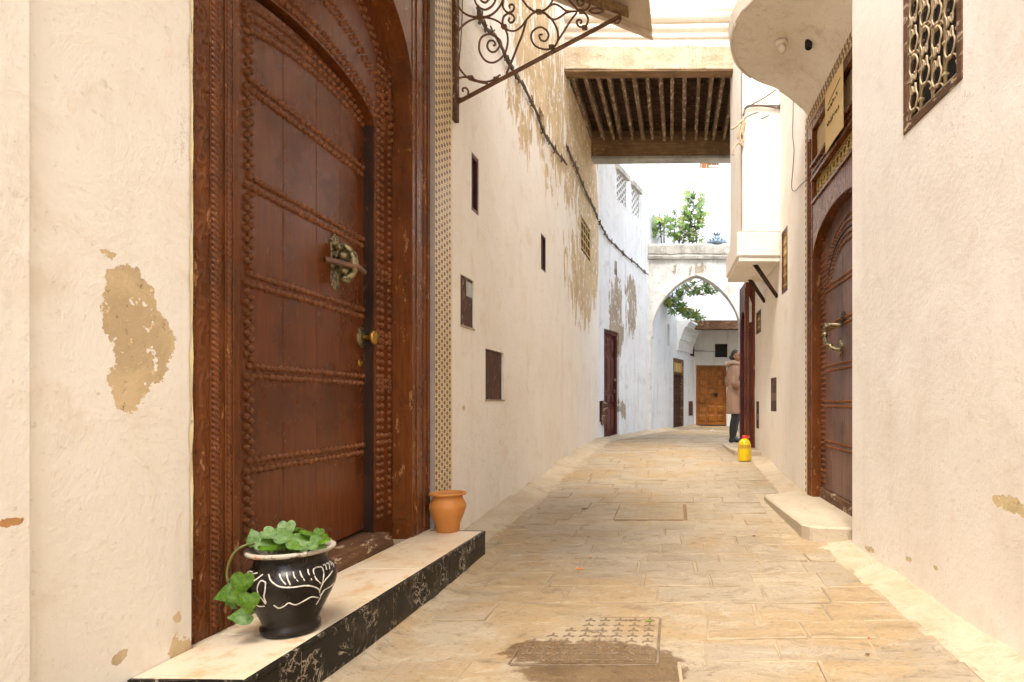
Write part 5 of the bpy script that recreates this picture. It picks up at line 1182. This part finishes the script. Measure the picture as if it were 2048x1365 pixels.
strokes = [[(690,610),(715,670),(790,730),(900,750),(1020,755),(1100,790),(1150,840),(1155,880)], [(1300,560),(1300,650),(1260,710),(1190,770),(1150,870)],
 [(785,610),(805,660),(845,715)], [(850,600),(860,660),(885,725)], [(910,590),(920,650),(955,700)], [(970,590),(985,650),(1015,705)], [(1045,580),(1050,640),(1080,715)],
 [(1125,560),(1095,620),(1115,700),(1165,775)], [(1130,560),(1180,620),(1195,690),(1180,770)], [(1190,560),(1215,610),(1225,655)], [(1225,555),(1250,610),(1255,660)], [(1255,560),(1275,600),(1280,640)],
 [(640,610),(560,670),(480,710),(410,725)], [(590,580),(520,630),(450,680)], [(545,570),(490,610),(430,650)],
 [(665,680),(625,665),(595,720),(600,800),(640,870),(665,920)], [(665,680),(660,760),(650,830),(670,910)], [(450,890),(500,930),(550,910),(600,950),(655,945)],
 [(735,935),(780,975),(830,955),(870,925),(930,960),(1010,930),(1080,905),(1145,940)], [(1170,920),(1200,870),(1260,860),(1300,840)], [(1160,900),(1165,940),(1125,1020)]]
m = MB()
for L in strokes:
    P = smooth_path([potpt(*p) for p in L], 4); m.tube(P, [0.0029*(0.6+0.5*abs(fbm(i*0.5, L[0][0], 2))+0.3) for i in range(len(P))], 6)
m.build('brush_strokes', M['slip'], pot)

plant = thing('pothos_plant', 'trailing plant with heart shaped green leaves in the black pot', 'plant', Matrix.Translation(pc + Vector((0, 0, 0.262))))
pb0 = pc + Vector((0, 0, 0.262))
def heart_mesh(cup, seed):
    b_ = MB(); half = [(0.0, 0.0), (0.07, -0.085), (0.17, -0.125), (0.29, -0.10), (0.39, -0.01), (0.445, 0.12), (0.45, 0.27), (0.405, 0.43), (0.33, 0.57), (0.23, 0.71), (0.125, 0.85), (0.05, 0.95), (0.0, 1.02)]
    def z_(x, y): return -cup*(0.9*x*x+0.30*max(0, y)**2) + 0.16*abs(x)*(1-0.3*y) + 0.018*math.sin(11*y+seed+7*abs(x))
    vs_ = []; fs_ = []
    for s_ in (1, -1):
        o_ = len(vs_); n_ = len(half)
        for k_ in range(4):
            for (x, y) in half:
                my = max(0.0, min(1.0, y*0.97+0.03)); q = k_/3; xx, yy = s_*x*q, my+(y-my)*q; vs_.append((xx, yy, z_(xx, yy)))
        for k_ in range(3):
            for i in range(n_-1):
                f_ = (o_+k_*n_+i, o_+(k_+1)*n_+i, o_+(k_+1)*n_+i+1, o_+k_*n_+i+1); fs_.append(f_ if s_ > 0 else f_[::-1])
    b_.add(vs_, fs_, True); return b_.mesh('leaf', M['leaf'])
hearts = [heart_mesh(c_, s_) for c_, s_ in ((0.25, 1), (0.5, 2), (0.8, 3))]
def leaf_at(px, py, Y, size, ang, tilt, roll=0.0, k=0):
    """ang: direction of the tip in the picture plane (deg, 0 = right, 90 = up); tilt: how far the blade faces up"""
    P = at(px, py, Y)-pb0; d = (Vector((math.cos(R(ang)), 0, math.sin(R(ang))))); nrm = (Vector((0.45, -1, 0))*math.cos(R(tilt))+Vector((0, 0, 1))*math.sin(R(tilt)))
    d = (d - nrm.normalized()*d.dot(nrm.normalized())).normalized(); nrm = nrm.normalized(); x = d.cross(nrm)
    Mx = Matrix((x, d, nrm)).transposed().to_4x4(); o = bpy.data.objects.new('leaf', hearts[k]); col.objects.link(o); o.parent = plant
    o.matrix_basis = Matrix.Translation(P - d*size*0.5) @ Mx @ Matrix.Rotation(R(roll), 4, 'Y') @ Matrix.Scale(size*0.70, 4); return P - d*size*0.5
Yp = pc.y
bases = [leaf_at(505, 1066, Yp-0.03, 0.085, 110, 20, 0, 1), leaf_at(528, 1070, Yp+0.02, 0.055, 40, 30, 0, 0), leaf_at(543, 1061, Yp+0.03, 0.065, 160, 60, 0, 0), leaf_at(562, 1053, Yp+0.02, 0.125, 168, 68, 25, 1),
 leaf_at(566, 1091, Yp-0.06, 0.125, 10, 66, 0, 0), leaf_at(540, 1096, Yp-0.08, 0.085, -30, 40, 0, 1), leaf_at(620, 1090, Yp-0.07, 0.125, -12, 55, 0, 0), leaf_at(599, 1074, Yp, 0.05, 80, 30, 0, 0), leaf_at(630, 1069, Yp+0.04, 0.075, 150, 62, 0, 2), leaf_at(585, 1098, Yp-0.02, 0.08, 200, 60, 0, 0), leaf_at(606, 1101, Yp-0.09, 0.06, -100, 40, 0, 1)]
rl = random.Random(9)
for i in range(16): bases.append(leaf_at(rl.uniform(528, 645), rl.uniform(1064, 1092), Yp+rl.uniform(-0.10, 0.09), rl.uniform(0.055, 0.095), rl.uniform(0, 360), rl.uniform(15, 75), rl.uniform(-25, 25), rl.randrange(3)))
st = MB()
for i, b_ in enumerate(bases):
    root = Vector((random.uniform(-.05, .05), random.uniform(-.05, .05), -0.005)); st.tube(smooth_path([root, (root+b_)/2+Vector((0, 0, 0.02)), b_], 4), 0.0032, 5)
zp = lambda x, y, Y: at(410+x*0.1978, 1020+y*0.1978, Y)-pb0
vine = [zp(640, 330, Yp), zp(500, 345, Yp-0.05), zp(400, 362, Yp-0.08), zp(310, 420, Yp-0.09), zp(250, 520, Yp-0.09), zp(222, 640, Yp-0.09), zp(240, 740, Yp-0.09), zp(275, 840, Yp-0.09), zp(300, 930, Yp-0.09), zp(320, 1000, Yp-0.09)]
st.tube(smooth_path(vine, 6), 0.0045, 6)
vb = [(leaf_at(455, 1205, Yp-0.10, 0.08, 230, 8, 10, 2), 7), (leaf_at(484, 1205, Yp-0.15, 0.085, 300, 12, -10, 1), 8), (leaf_at(452, 1178, Yp-0.10, 0.06, 160, 10, 0, 0), 6), (leaf_at(440, 1194, Yp-0.13, 0.105, 200, 12, 0, 1), 7), (leaf_at(478, 1183, Yp-0.16, 0.11, 255, 5, 0, 1), 6), (leaf_at(468, 1234, Yp-0.16, 0.10, 190, 30, 0, 0), 8), (leaf_at(495, 1219, Yp-0.18, 0.095, 262, 10, 0, 2), 8), (leaf_at(466, 1213, Yp-0.08, 0.075, 250, 5, 0, 1), 7)]
for b_, i in vb: st.tube(smooth_path([vine[i], (vine[i]+b_)/2+Vector((0, -0.015, 0.015)), b_], 4), 0.003, 5)
st.build('stem', M['stem'], plant)

tc = LW.wld(LW.loc(at(893, 1060, 4.03)).x, -0.128, STEP_Z+0.001)
pot2 = thing('flower_pot', 'small empty orange terracotta pot at the far end of the doorstep', 'pot', Matrix.Translation(tc))
m = MB(); m.lathe([(0.0, 0.0), (0.070, 0.0), (0.073, 0.008), (0.076, 0.05), (0.098, 0.105), (0.113, 0.150), (0.112, 0.178), (0.096, 0.205), (0.090, 0.222), (0.094, 0.232)], 36, wob=0.008); m.build('body', M['terracotta'], pot2)
m = MB(); vs_ = []; seg = 48
rp = [(0.094, 0.230), (0.108, 0.234), (0.116, 0.241), (0.114, 0.249), (0.103, 0.250), (0.088, 0.240), (0.082, 0.20), (0.09, 0.15), (0.0, 0.12)]
for (a, b_) in rp:
    for k in range(seg):
        t = 2*math.pi*k/seg; q = 1+0.022*math.sin(t*16)*(1 if 0.1 < a else 0); vs_.append((a*q*math.cos(t), a*q*math.sin(t), b_))
m.add(vs_, [(j*seg+k, j*seg+(k+1) % seg, (j+1)*seg+(k+1) % seg, (j+1)*seg+k) for j in range(len(rp)-1) for k in range(seg)], True); m.build('rim', M['terracotta'], pot2)

# ================================================================== oil bottle
n = N('yellow_oil_plastic'); n.b.inputs['Transmission Weight'].default_value = 0.25; n.b.inputs['IOR'].default_value = 1.45
M['oil'] = n.done(n.mix(n.ss(n.noise(9, 4), 0.3, 0.7), (0.80, 0.56, 0.006), (0.70, 0.44, 0.004)), 0.16)
M['red_cap'] = simple('red_plastic_cap', (0.65, 0.03, 0.015), (0.55, 0.02, 0.01), rough=0.3)
M['label'] = simple('printed_label', (0.55, 0.33, 0.01), (0.25, 0.13, 0.01), rough=0.4, scale=34, stretch=(1, 1, 4), bump=0)
bc = at(1489, 915, 8.42); bc.z = ground_z(bc.x, bc.y)+0.006
bot = thing('oil_bottle', 'yellow oil bottle with red cap standing by the right wall', 'bottle', Matrix.Translation(bc))
bp = [(0.0, 0.0), (0.078, 0.0), (0.090, 0.012)]
for k in range(5): bp += [(0.092, 0.025+0.028*k), (0.088, 0.036+0.028*k), (0.092, 0.047+0.028*k)]
bp += [(0.086, 0.175), (0.088, 0.20), (0.086, 0.225), (0.074, 0.262), (0.052, 0.29), (0.032, 0.303), (0.028, 0.31), (0.0, 0.312)]
m = MB(); m.lathe(bp, 28); m.build('body', M['oil'], bot)
m = MB(); m.lathe([(0.030, 0.300), (0.033, 0.302), (0.033, 0.338), (0.028, 0.345), (0.0, 0.345)], 18); m.tube([(0.03+0.035*math.sin(t*math.pi/8), 0, 0.322+0.012*math.cos(t*math.pi/8)) for t in range(9)], 0.006, 5); m.build('cap', M['red_cap'], bot)
m = MB(); m.grid(lambda a, b_: (0.0895*math.cos(R(200+120*a)), 0.0895*math.sin(R(200+120*a)), 0.172+0.05*b_), 12, 2); m.build('label_band', M['label'], bot)

# ================================================================== iron covers in the paving
M['cast_iron'] = paving_mat('dusty_cast_iron', (0.36, 0.27, 0.165), (0.42, 0.32, 0.20), (0.3, 0.2, 0.1), False)
M['rim_dusty'] = simple('dusty_cover_rim', (0.16, 0.085, 0.032), (0.26, 0.16, 0.075), rough=0.8, scale=12)
M['slot'] = simple('dark_relief', (0.13, 0.09, 0.055), (0.20, 0.14, 0.085), rough=0.7, scale=20)
def text_mesh(s, size, depth=0.002):
    cu = bpy.data.curves.new('t', 'FONT'); cu.body = s; cu.size = size; cu.extrude = depth/2; cu.align_x = 'CENTER'; cu.resolution_u = 3
    o = bpy.data.objects.new('t', cu); col.objects.link(o); dg = bpy.context.evaluated_depsgraph_get(); me = bpy.data.meshes.new_from_object(o.evaluated_get(dg)); bpy.data.objects.remove(o); return me
def cover(label, R_, stars, lift=0.004):
    x0, x1, y0, y1 = R_; zc = max(ground_z(a, b_) for a in (x0, x1) for b_ in (y0, y1))
    zf = lambda x, y: lerp_z(x, y, R_)+lift
    t = thing('manhole_cover', label, 'manhole cover', Matrix.Translation((0, 0, 0)))
    m = MB(); zl_ = lambda x, y: gz(y)+0.003
    m.hexa([(x0, y0, zl_(0, y0)-0.03), (x1, y0, zl_(0, y0)-0.03), (x1, y1, zl_(0, y1)-0.03), (x0, y1, zl_(0, y1)-0.03), (x0, y0, zl_(0, y0)+lift), (x1, y0, zl_(0, y0)+lift), (x1, y1, zl_(0, y1)+lift), (x0, y1, zl_(0, y1)+lift)])
    m.build('plate', M['paving'], t)
    m = MB()
    for (a, b_, c_, d_) in ((x0-0.010, x0-0.004, y0, y0+(0.16 if stars else y1-y0)), (x1+0.003, x1+(0.014 if stars else 0.034), y0, y1), (x0, x1, y0-0.012, y0-0.003), ((x0+x1)/2 if stars else x0, x1, y1+0.003, y1+0.010)):
        m.hexa([(a, c_, zl_(0, c_)-0.02), (b_, c_, zl_(0, c_)-0.02), (b_, d_, zl_(0, d_)-0.02), (a, d_, zl_(0, d_)-0.02), (a, c_, zl_(0, c_)+lift-0.001), (b_, c_, zl_(0, c_)+lift-0.001), (b_, d_, zl_(0, d_)+lift-0.001), (a, d_, zl_(0, d_)+lift-0.001)])
    m.build('rim', M['slot'] if stars else M['rim_dusty'], t)
    if stars:
        sb = MB()
        for k in range(3):
            a = R(90+120*k); d_ = Vector((math.cos(a), math.sin(a), 0)); s_ = Vector((-d_.y, d_.x, 0))*0.0048
            sb.hexa([d_*0.0-s_, d_*0.026-s_, d_*0.026+s_, d_*0.0+s_]+[v+Vector((0, 0, 0.0035)) for v in (d_*0.0-s_, d_*0.026-s_, d_*0.026+s_, d_*0.0+s_)])
        sme = sb.mesh('tread_star', M['slot'])
        for i in range(8):
            for j in range(8):
                x = x0+0.04+(x1-x0-0.08)*i/7; y_ = y0+0.035+(y1-y0-0.07)*j/7
                if i < 3 and j > 3+i: continue
                inst('tread_star', sme, t, (x, y_, zl_(0, y_)+lift-0.0005))
        for s_, x, y_, sz_ in (('VISOV', -0.22, 2.935, 0.030), ('VIOLV', -0.36, 2.79, 0.036), ('OIAN', -0.32, 2.735, 0.036)):
            me = text_mesh(s_, sz_); me.materials.clear(); me.materials.append(M['slot']); inst('lettering', me, t, (x, y_, zl_(0, y_)+lift+0.0012))
    else:
        for i in range(9):
            for j in range(7):
                m = MB(); m.box(-0.022, 0.022, -0.006, 0.006, 0, 0.003)
                y_ = y0+0.06+(y1-y0-0.12)*j/6; inst('tread_rib', rib_me, t, (x0+0.05+(x1-x0-0.1)*i/8, y_, zl_(0, y_)+lift-0.0005))
    return t
m = MB(); m.box(-0.022, 0.022, -0.006, 0.006, 0, 0.003); rib_me = m.mesh('tread_rib', M['paving'])
cover('wet iron manhole cover with three-armed tread marks in the foreground', MAN1, True)
cover('dusty iron cover set in the paving in mid alley', MAN2, False)
# litter
M['orange_peel'] = simple('orange_scrap', (0.65, 0.22, 0.03), rough=0.6); M['red_bit'] = simple('red_scrap', (0.7, 0.02, 0.03), rough=0.5); M['dry_leaf'] = simple('dry_leaf', (0.16, 0.09, 0.04), rough=0.8); M['green_leaf'] = simple('fallen_green_leaf', (0.20, 0.24, 0.03), rough=0.6)
def scrap(name, label, px, py, size, mat, seed):
    Y = 3.0
    for _ in range(12): Y = F*(CZ-gz(Y)-0.012)/(py-HY)
    P = at(px, py, Y); P.z = ground_z(P.x, P.y)+0.010; rs_ = random.Random(seed); t = MB(); k = 9
    L = [(size*rs_.uniform(0.6, 1.1)*math.cos(2*math.pi*i/k), 0.6*size*rs_.uniform(0.6, 1.1)*math.sin(2*math.pi*i/k), size*rs_.uniform(0, 0.3)) for i in range(k)]
    t.add(L+[(0, 0, size*0.35)]+[(x, y, z-0.004) for x, y, z in L], [(i, (i+1) % k, k) for i in range(k)]+[(k+1+i, k+1+(i+1) % k, (i+1) % k, i) for i in range(k)])
    o = t.build(name, mat); o.location = P; tag(o, label, 'litter', 'scraps on the paving')
scrap('orange_scrap', 'tiny orange scrap on the paving in mid alley', 1181, 1114, 0.012, M['orange_peel'], 1); scrap('dry_leaf', 'curled brown leaf on the paving below the orange scrap', 1160, 1138, 0.022, M['orange_peel'], 2)
scrap('red_scrap', 'tiny red scrap on the paving at lower right', 1738, 1275, 0.007, M['red_bit'], 3); scrap('green_leaf', 'small green leaf lying on the corner of the wet manhole cover', 1298, 1242, 0.018, M['green_leaf'], 4)
scrap('dry_leaf', 'dark dry leaf on the paving near the left wall', 1168, 1018, 0.028, M['dry_leaf'], 5); scrap('dry_leaf', 'dark bit on the paving beside the stone doorstep', 1508, 1072, 0.016, M['dry_leaf'], 6); scrap('dry_leaf', 'dry leaf lying at the lower right of the paving', 1735, 1308, 0.013, M['dry_leaf'], 7)
scrap('paper_scrap', 'pale paper scrap lying beyond the arch', 1425, 862, 0.09, M['white_far'], 8)

# ================================================================== woman by the corner door
wp = Vector((at(1469, HY, 10.8).x, 10.8, 0.402))
M['skin'] = simple('skin', (0.40, 0.215, 0.125), (0.34, 0.18, 0.10), rough=0.5, scale=20, bump=0.05)
M['tights'] = simple('black_tights', (0.012, 0.011, 0.012), (0.018, 0.016, 0.016), rough=0.7)
M['boot'] = simple('black_leather', (0.012, 0.011, 0.011), (0.02, 0.018, 0.017), rough=0.35)
n = N('beige_coat'); fold = n.noise(5, 5, 0.6, stretch=(3, 3, 0.8)); M['coat'] = n.done(n.mix(n.ss(fold, 0.35, 0.7), (0.40, 0.255, 0.18), (0.32, 0.20, 0.14)), 0.8, n.bump(fold, 0.9, 0.02), spec=0.2)
M['fur'] = simple('pale_hood_lining', (0.52, 0.40, 0.31), (0.42, 0.31, 0.23), rough=0.9, scale=30, bump=0.8)
M['hair'] = simple('black_hair', (0.014, 0.011, 0.010), (0.025, 0.019, 0.016), rough=0.4, scale=30, stretch=(3, 3, 0.5))
wom = thing('person', 'woman in beige hooded coat and black boots beside the red doorway', 'person', Matrix.Translation(wp) @ Matrix.Rotation(R(8), 4, 'Z'))
V = []; E = []; RD = []
def vx(p, r, par=None):
    V.append(p); RD.append(r); i = len(V)-1
    if par is not None: E.append((par, i))
    return i
pel = vx((0, 0, 0.84), 0.12); sp = vx((0.0, 0, 1.02), 0.10, pel); ch = vx((0.0, 0, 1.20), 0.115, sp); nb_ = vx((0.005, 0, 1.33), 0.055, ch); ne = vx((0.02, -0.003, 1.39), 0.046, nb_)
for s in (-1, 1):
    hp = vx((0.0, s*0.085, 0.80), 0.088, pel); kn_x = -0.01 if s < 0 else 0.05; kn_ = vx((kn_x, s*0.085, 0.44), 0.056, hp); ca_ = vx((kn_x-0.025, s*0.085, 0.30), 0.054, kn_); an = vx((kn_x-0.05, s*0.082, 0.085), 0.036, ca_); hl = vx((kn_x-0.055, s*0.082, 0.045), 0.038, an); vx((kn_x+0.04, s*0.095, 0.035), 0.036, hl)
    shd = vx((-0.01, s*0.15, 1.28), 0.055, ch); el = vx((-0.05, s*0.215, 1.02), 0.042, shd); wr = vx((0.14, s*0.19, 0.965), 0.028, el); pa = vx((0.20, s*0.185, 0.975), 0.026, wr)
    for q in range(4):
        y_ = s*0.185+(-0.027+0.018*q); k1 = vx((0.235, y_, 0.978+0.002*q), 0.0095, pa); k2 = vx((0.262, y_, 0.966), 0.0085, k1); vx((0.272+0.004*(q == 1), y_, 0.945), 0.0075, k2)
    t1 = vx((0.195, s*0.185-0.034, 0.985), 0.0105, wr); vx((0.225, s*0.185-0.045, 0.985), 0.009, t1)
me = bpy.data.meshes.new('body'); me.from_pydata(V, E, []); body = bpy.data.objects.new('body', me); col.objects.link(body); body.parent = wom
sk = body.modifiers.new('skin', 'SKIN'); sk.use_smooth_shade = True
for i, r in enumerate(RD): me.skin_vertices[0].data[i].radius = (r, r)
me.skin_vertices[0].data[0].use_root = True
su_ = body.modifiers.new('sub', 'SUBSURF'); su_.levels = 1; su_.render_levels = 2; me.materials.append(M['skin'])
def loft(mb, rings, seg=20, cap=True):
    vs = []
    for (cx_, cy_, z, rx, ry) in rings:
        for k in range(seg): t = 2*math.pi*k/seg; vs.append((cx_+rx*math.cos(t), cy_+ry*math.sin(t), z))
    fs = [(j*seg+k, j*seg+(k+1) % seg, (j+1)*seg+(k+1) % seg, (j+1)*seg+k) for j in range(len(rings)-1) for k in range(seg)]
    if cap: fs += [list(range(seg-1, -1, -1)), list(range((len(rings)-1)*seg, len(rings)*seg))]
    mb.add(vs, fs, True)
# head turned to the right towards the camera side
hd = MB(); hc = Vector((0.030, -0.010, 1.485))
hf = Vector((0.66, -0.75, -0.03)).normalized(); hr = Vector((hf.y, -hf.x, 0)).normalized()
def hfn(a, t):
    th = 2*math.pi*a; ph = -math.pi/2+math.pi*t; x = math.cos(ph)*math.cos(th); y_ = math.cos(ph)*math.sin(th); z = math.sin(ph)
    rx = 0.092*(1.0 if x > 0 else 1.02); d = Vector((0, 0, 0))
    jaw = 1-0.28*max(0, -z)**1.2; px_ = x*rx*(1-0.12*max(0, -z)*(1 if x < 0 else 0)); py_ = y_*0.074*jaw; pz_ = z*0.112
    if x > 0.5 and abs(y_) < 0.35:          # nose, brow and mouth
        px_ += 0.020*math.exp(-(y_/0.14)**2)*math.exp(-((z+0.12)/0.17)**2) + 0.006*math.exp(-((z-0.22)/0.1)**2) + 0.006*math.exp(-(y_/0.22)**2)*math.exp(-((z+0.48)/0.07)**2)
        px_ -= 0.006*math.exp(-((abs(y_)-0.30)/0.12)**2)*math.exp(-((z-0.08)/0.10)**2)
    return hc + hf*px_ + hr*py_ + Vector((0, 0, pz_))
hd.grid(hfn, 40, 28, True); hd.ball(tuple(hc + hr*0.074 + Vector((0, 0, -0.01))), 0.012, 0.012, 0.026); hd.ball(tuple(hc - hr*0.074 + Vector((0, 0, -0.01))), 0.012, 0.012, 0.026)
hd.build('head', M['skin'], wom)
ey = MB()
for s in (-1, 1): ey.ball(tuple(hc + hf*0.083 + hr*(s*0.03) + Vector((0, 0, 0.008))), 0.009, 0.009, 0.006); ey.tube([hc + hf*0.086 + hr*(s*0.016) + Vector((0, 0, 0.028)), hc + hf*0.083 + hr*(s*0.045) + Vector((0, 0, 0.027))], 0.004, 5)
ey.build('eyes', M['hair'], wom)
mo = MB(); mo.tube([hc + hf*0.083 - hr*0.022 + Vector((0, 0, -0.054)), hc + hf*0.093 + Vector((0, 0, -0.053)), hc + hf*0.083 + hr*0.022 + Vector((0, 0, -0.054))], 0.005, 5); M['lip'] = simple('lips', (0.38, 0.13, 0.10)); mo.build('mouth', M['lip'], wom)
ha = MB()
def hafn(a, t):
    th = 2*math.pi*a; ph = -0.75+(math.pi/2+0.75)*t; x = math.cos(ph)*math.cos(th); y_ = math.cos(ph)*math.sin(th); z = math.sin(ph)
    k = 1.09; cut = max(0.0, x-0.22)*(1.0 if z < 0.34 else 0.1)
    return hc + hf*(x*0.092*k - cut*0.13 - 0.008) + hr*(y_*0.074*k) + Vector((0, 0, z*0.112*k))
ha.grid(hafn, 36, 18, True); ha.ball(tuple(hc - hf*0.10 + Vector((0, 0, -0.02))), 0.045, 0.04, 0.045); ha.ball(tuple(hc - hf*0.085 + Vector((0, 0, -0.075))), 0.035, 0.035, 0.05); ha.build('hair', M['hair'], wom)
co = MB()
loft(co, [(0.02, 0, 0.49, 0.150, 0.190), (0.016, 0, 0.52, 0.151, 0.192), (0.010, 0, 0.66, 0.146, 0.186), (0.0, 0, 0.82, 0.140, 0.178), (0.002, 0, 0.95, 0.118, 0.150), (0.004, 0, 1.03, 0.108, 0.143), (0.0, 0, 1.14, 0.118, 0.160), (-0.006, 0, 1.24, 0.118, 0.178), (-0.004, 0, 1.30, 0.100, 0.160), (0.003, 0, 1.345, 0.082, 0.100), (0.012, 0, 1.375, 0.070, 0.075)], 28)
for s in (-1, 1): co.tube(smooth_path([(-0.01, s*0.145, 1.27), (-0.035, s*0.20, 1.16), (-0.055, s*0.222, 1.03), (0.03, s*0.212, 0.975), (0.13, s*0.194, 0.962)], 4), [0.074]*4+[0.066]*4+[0.062]*4+[0.056]*4+[0.050], 12)
co.build('coat', M['coat'], wom)
ho = MB(); ho.tube(smooth_path([(0.085, -0.075, 1.335), (0.02, -0.115, 1.36), (-0.06, -0.105, 1.375), (-0.115, -0.04, 1.355), (-0.125, 0.02, 1.345), (-0.08, 0.095, 1.37), (0.01, 0.115, 1.36), (0.085, 0.075, 1.335)], 4), [0.026]*6+[0.036]*8+[0.046]*8+[0.036]*4+[0.026]*3, 10); ho.build('hood', M['fur'], wom)
be = MB(); be.tube([(0.109*math.cos(2*math.pi*k/24)+0.003, 0.144*math.sin(2*math.pi*k/24), 1.005) for k in range(25)], 0.012, 6, flat=1.0); be.build('belt', M['coat'], wom)
st_ = MB(); st_.tube(smooth_path([(0.06, -0.16, 1.29), (0.02, -0.19, 1.2), (0.05, -0.23, 1.05), (0.10, -0.235, 0.99)], 4), 0.012, 6); st_.build('bag_strap', M['boot'], wom)
for s in (-1, 1):
    kx = -0.01 if s < 0 else 0.05; lg = MB()
    lg.tube(smooth_path([(0.0, s*0.075, 0.72), (kx*0.6, s*0.085, 0.60), (kx, s*0.085, 0.44), (kx-0.028, s*0.085, 0.30), (kx-0.046, s*0.083, 0.15), (kx-0.05, s*0.082, 0.08)], 3), [0.080, 0.080, 0.080, 0.078, 0.075, 0.072, 0.069, 0.068, 0.068, 0.067, 0.066, 0.061, 0.055, 0.050, 0.046, 0.045], 14); lg.build('tights', M['tights'], wom)
    bt = MB(); loft(bt, [(kx-0.048, s*0.082, 0.145, 0.050, 0.046), (kx-0.05, s*0.082, 0.10, 0.048, 0.045), (kx-0.045, s*0.083, 0.075, 0.056, 0.045), (kx-0.01, s*0.088, 0.05, 0.100, 0.046), (kx+0.005, s*0.09, 0.03, 0.118, 0.048), (kx+0.006, s*0.09, 0.016, 0.120, 0.049)][::-1], 16)
    bt.box(kx-0.095, kx-0.045, s*0.085-0.034, s*0.085+0.034, 0.0, 0.018); bt.box(kx-0.01, kx+0.11, s*0.09-0.04, s*0.09+0.04, 0.006, 0.018); bt.build('boot', M['boot'], wom)
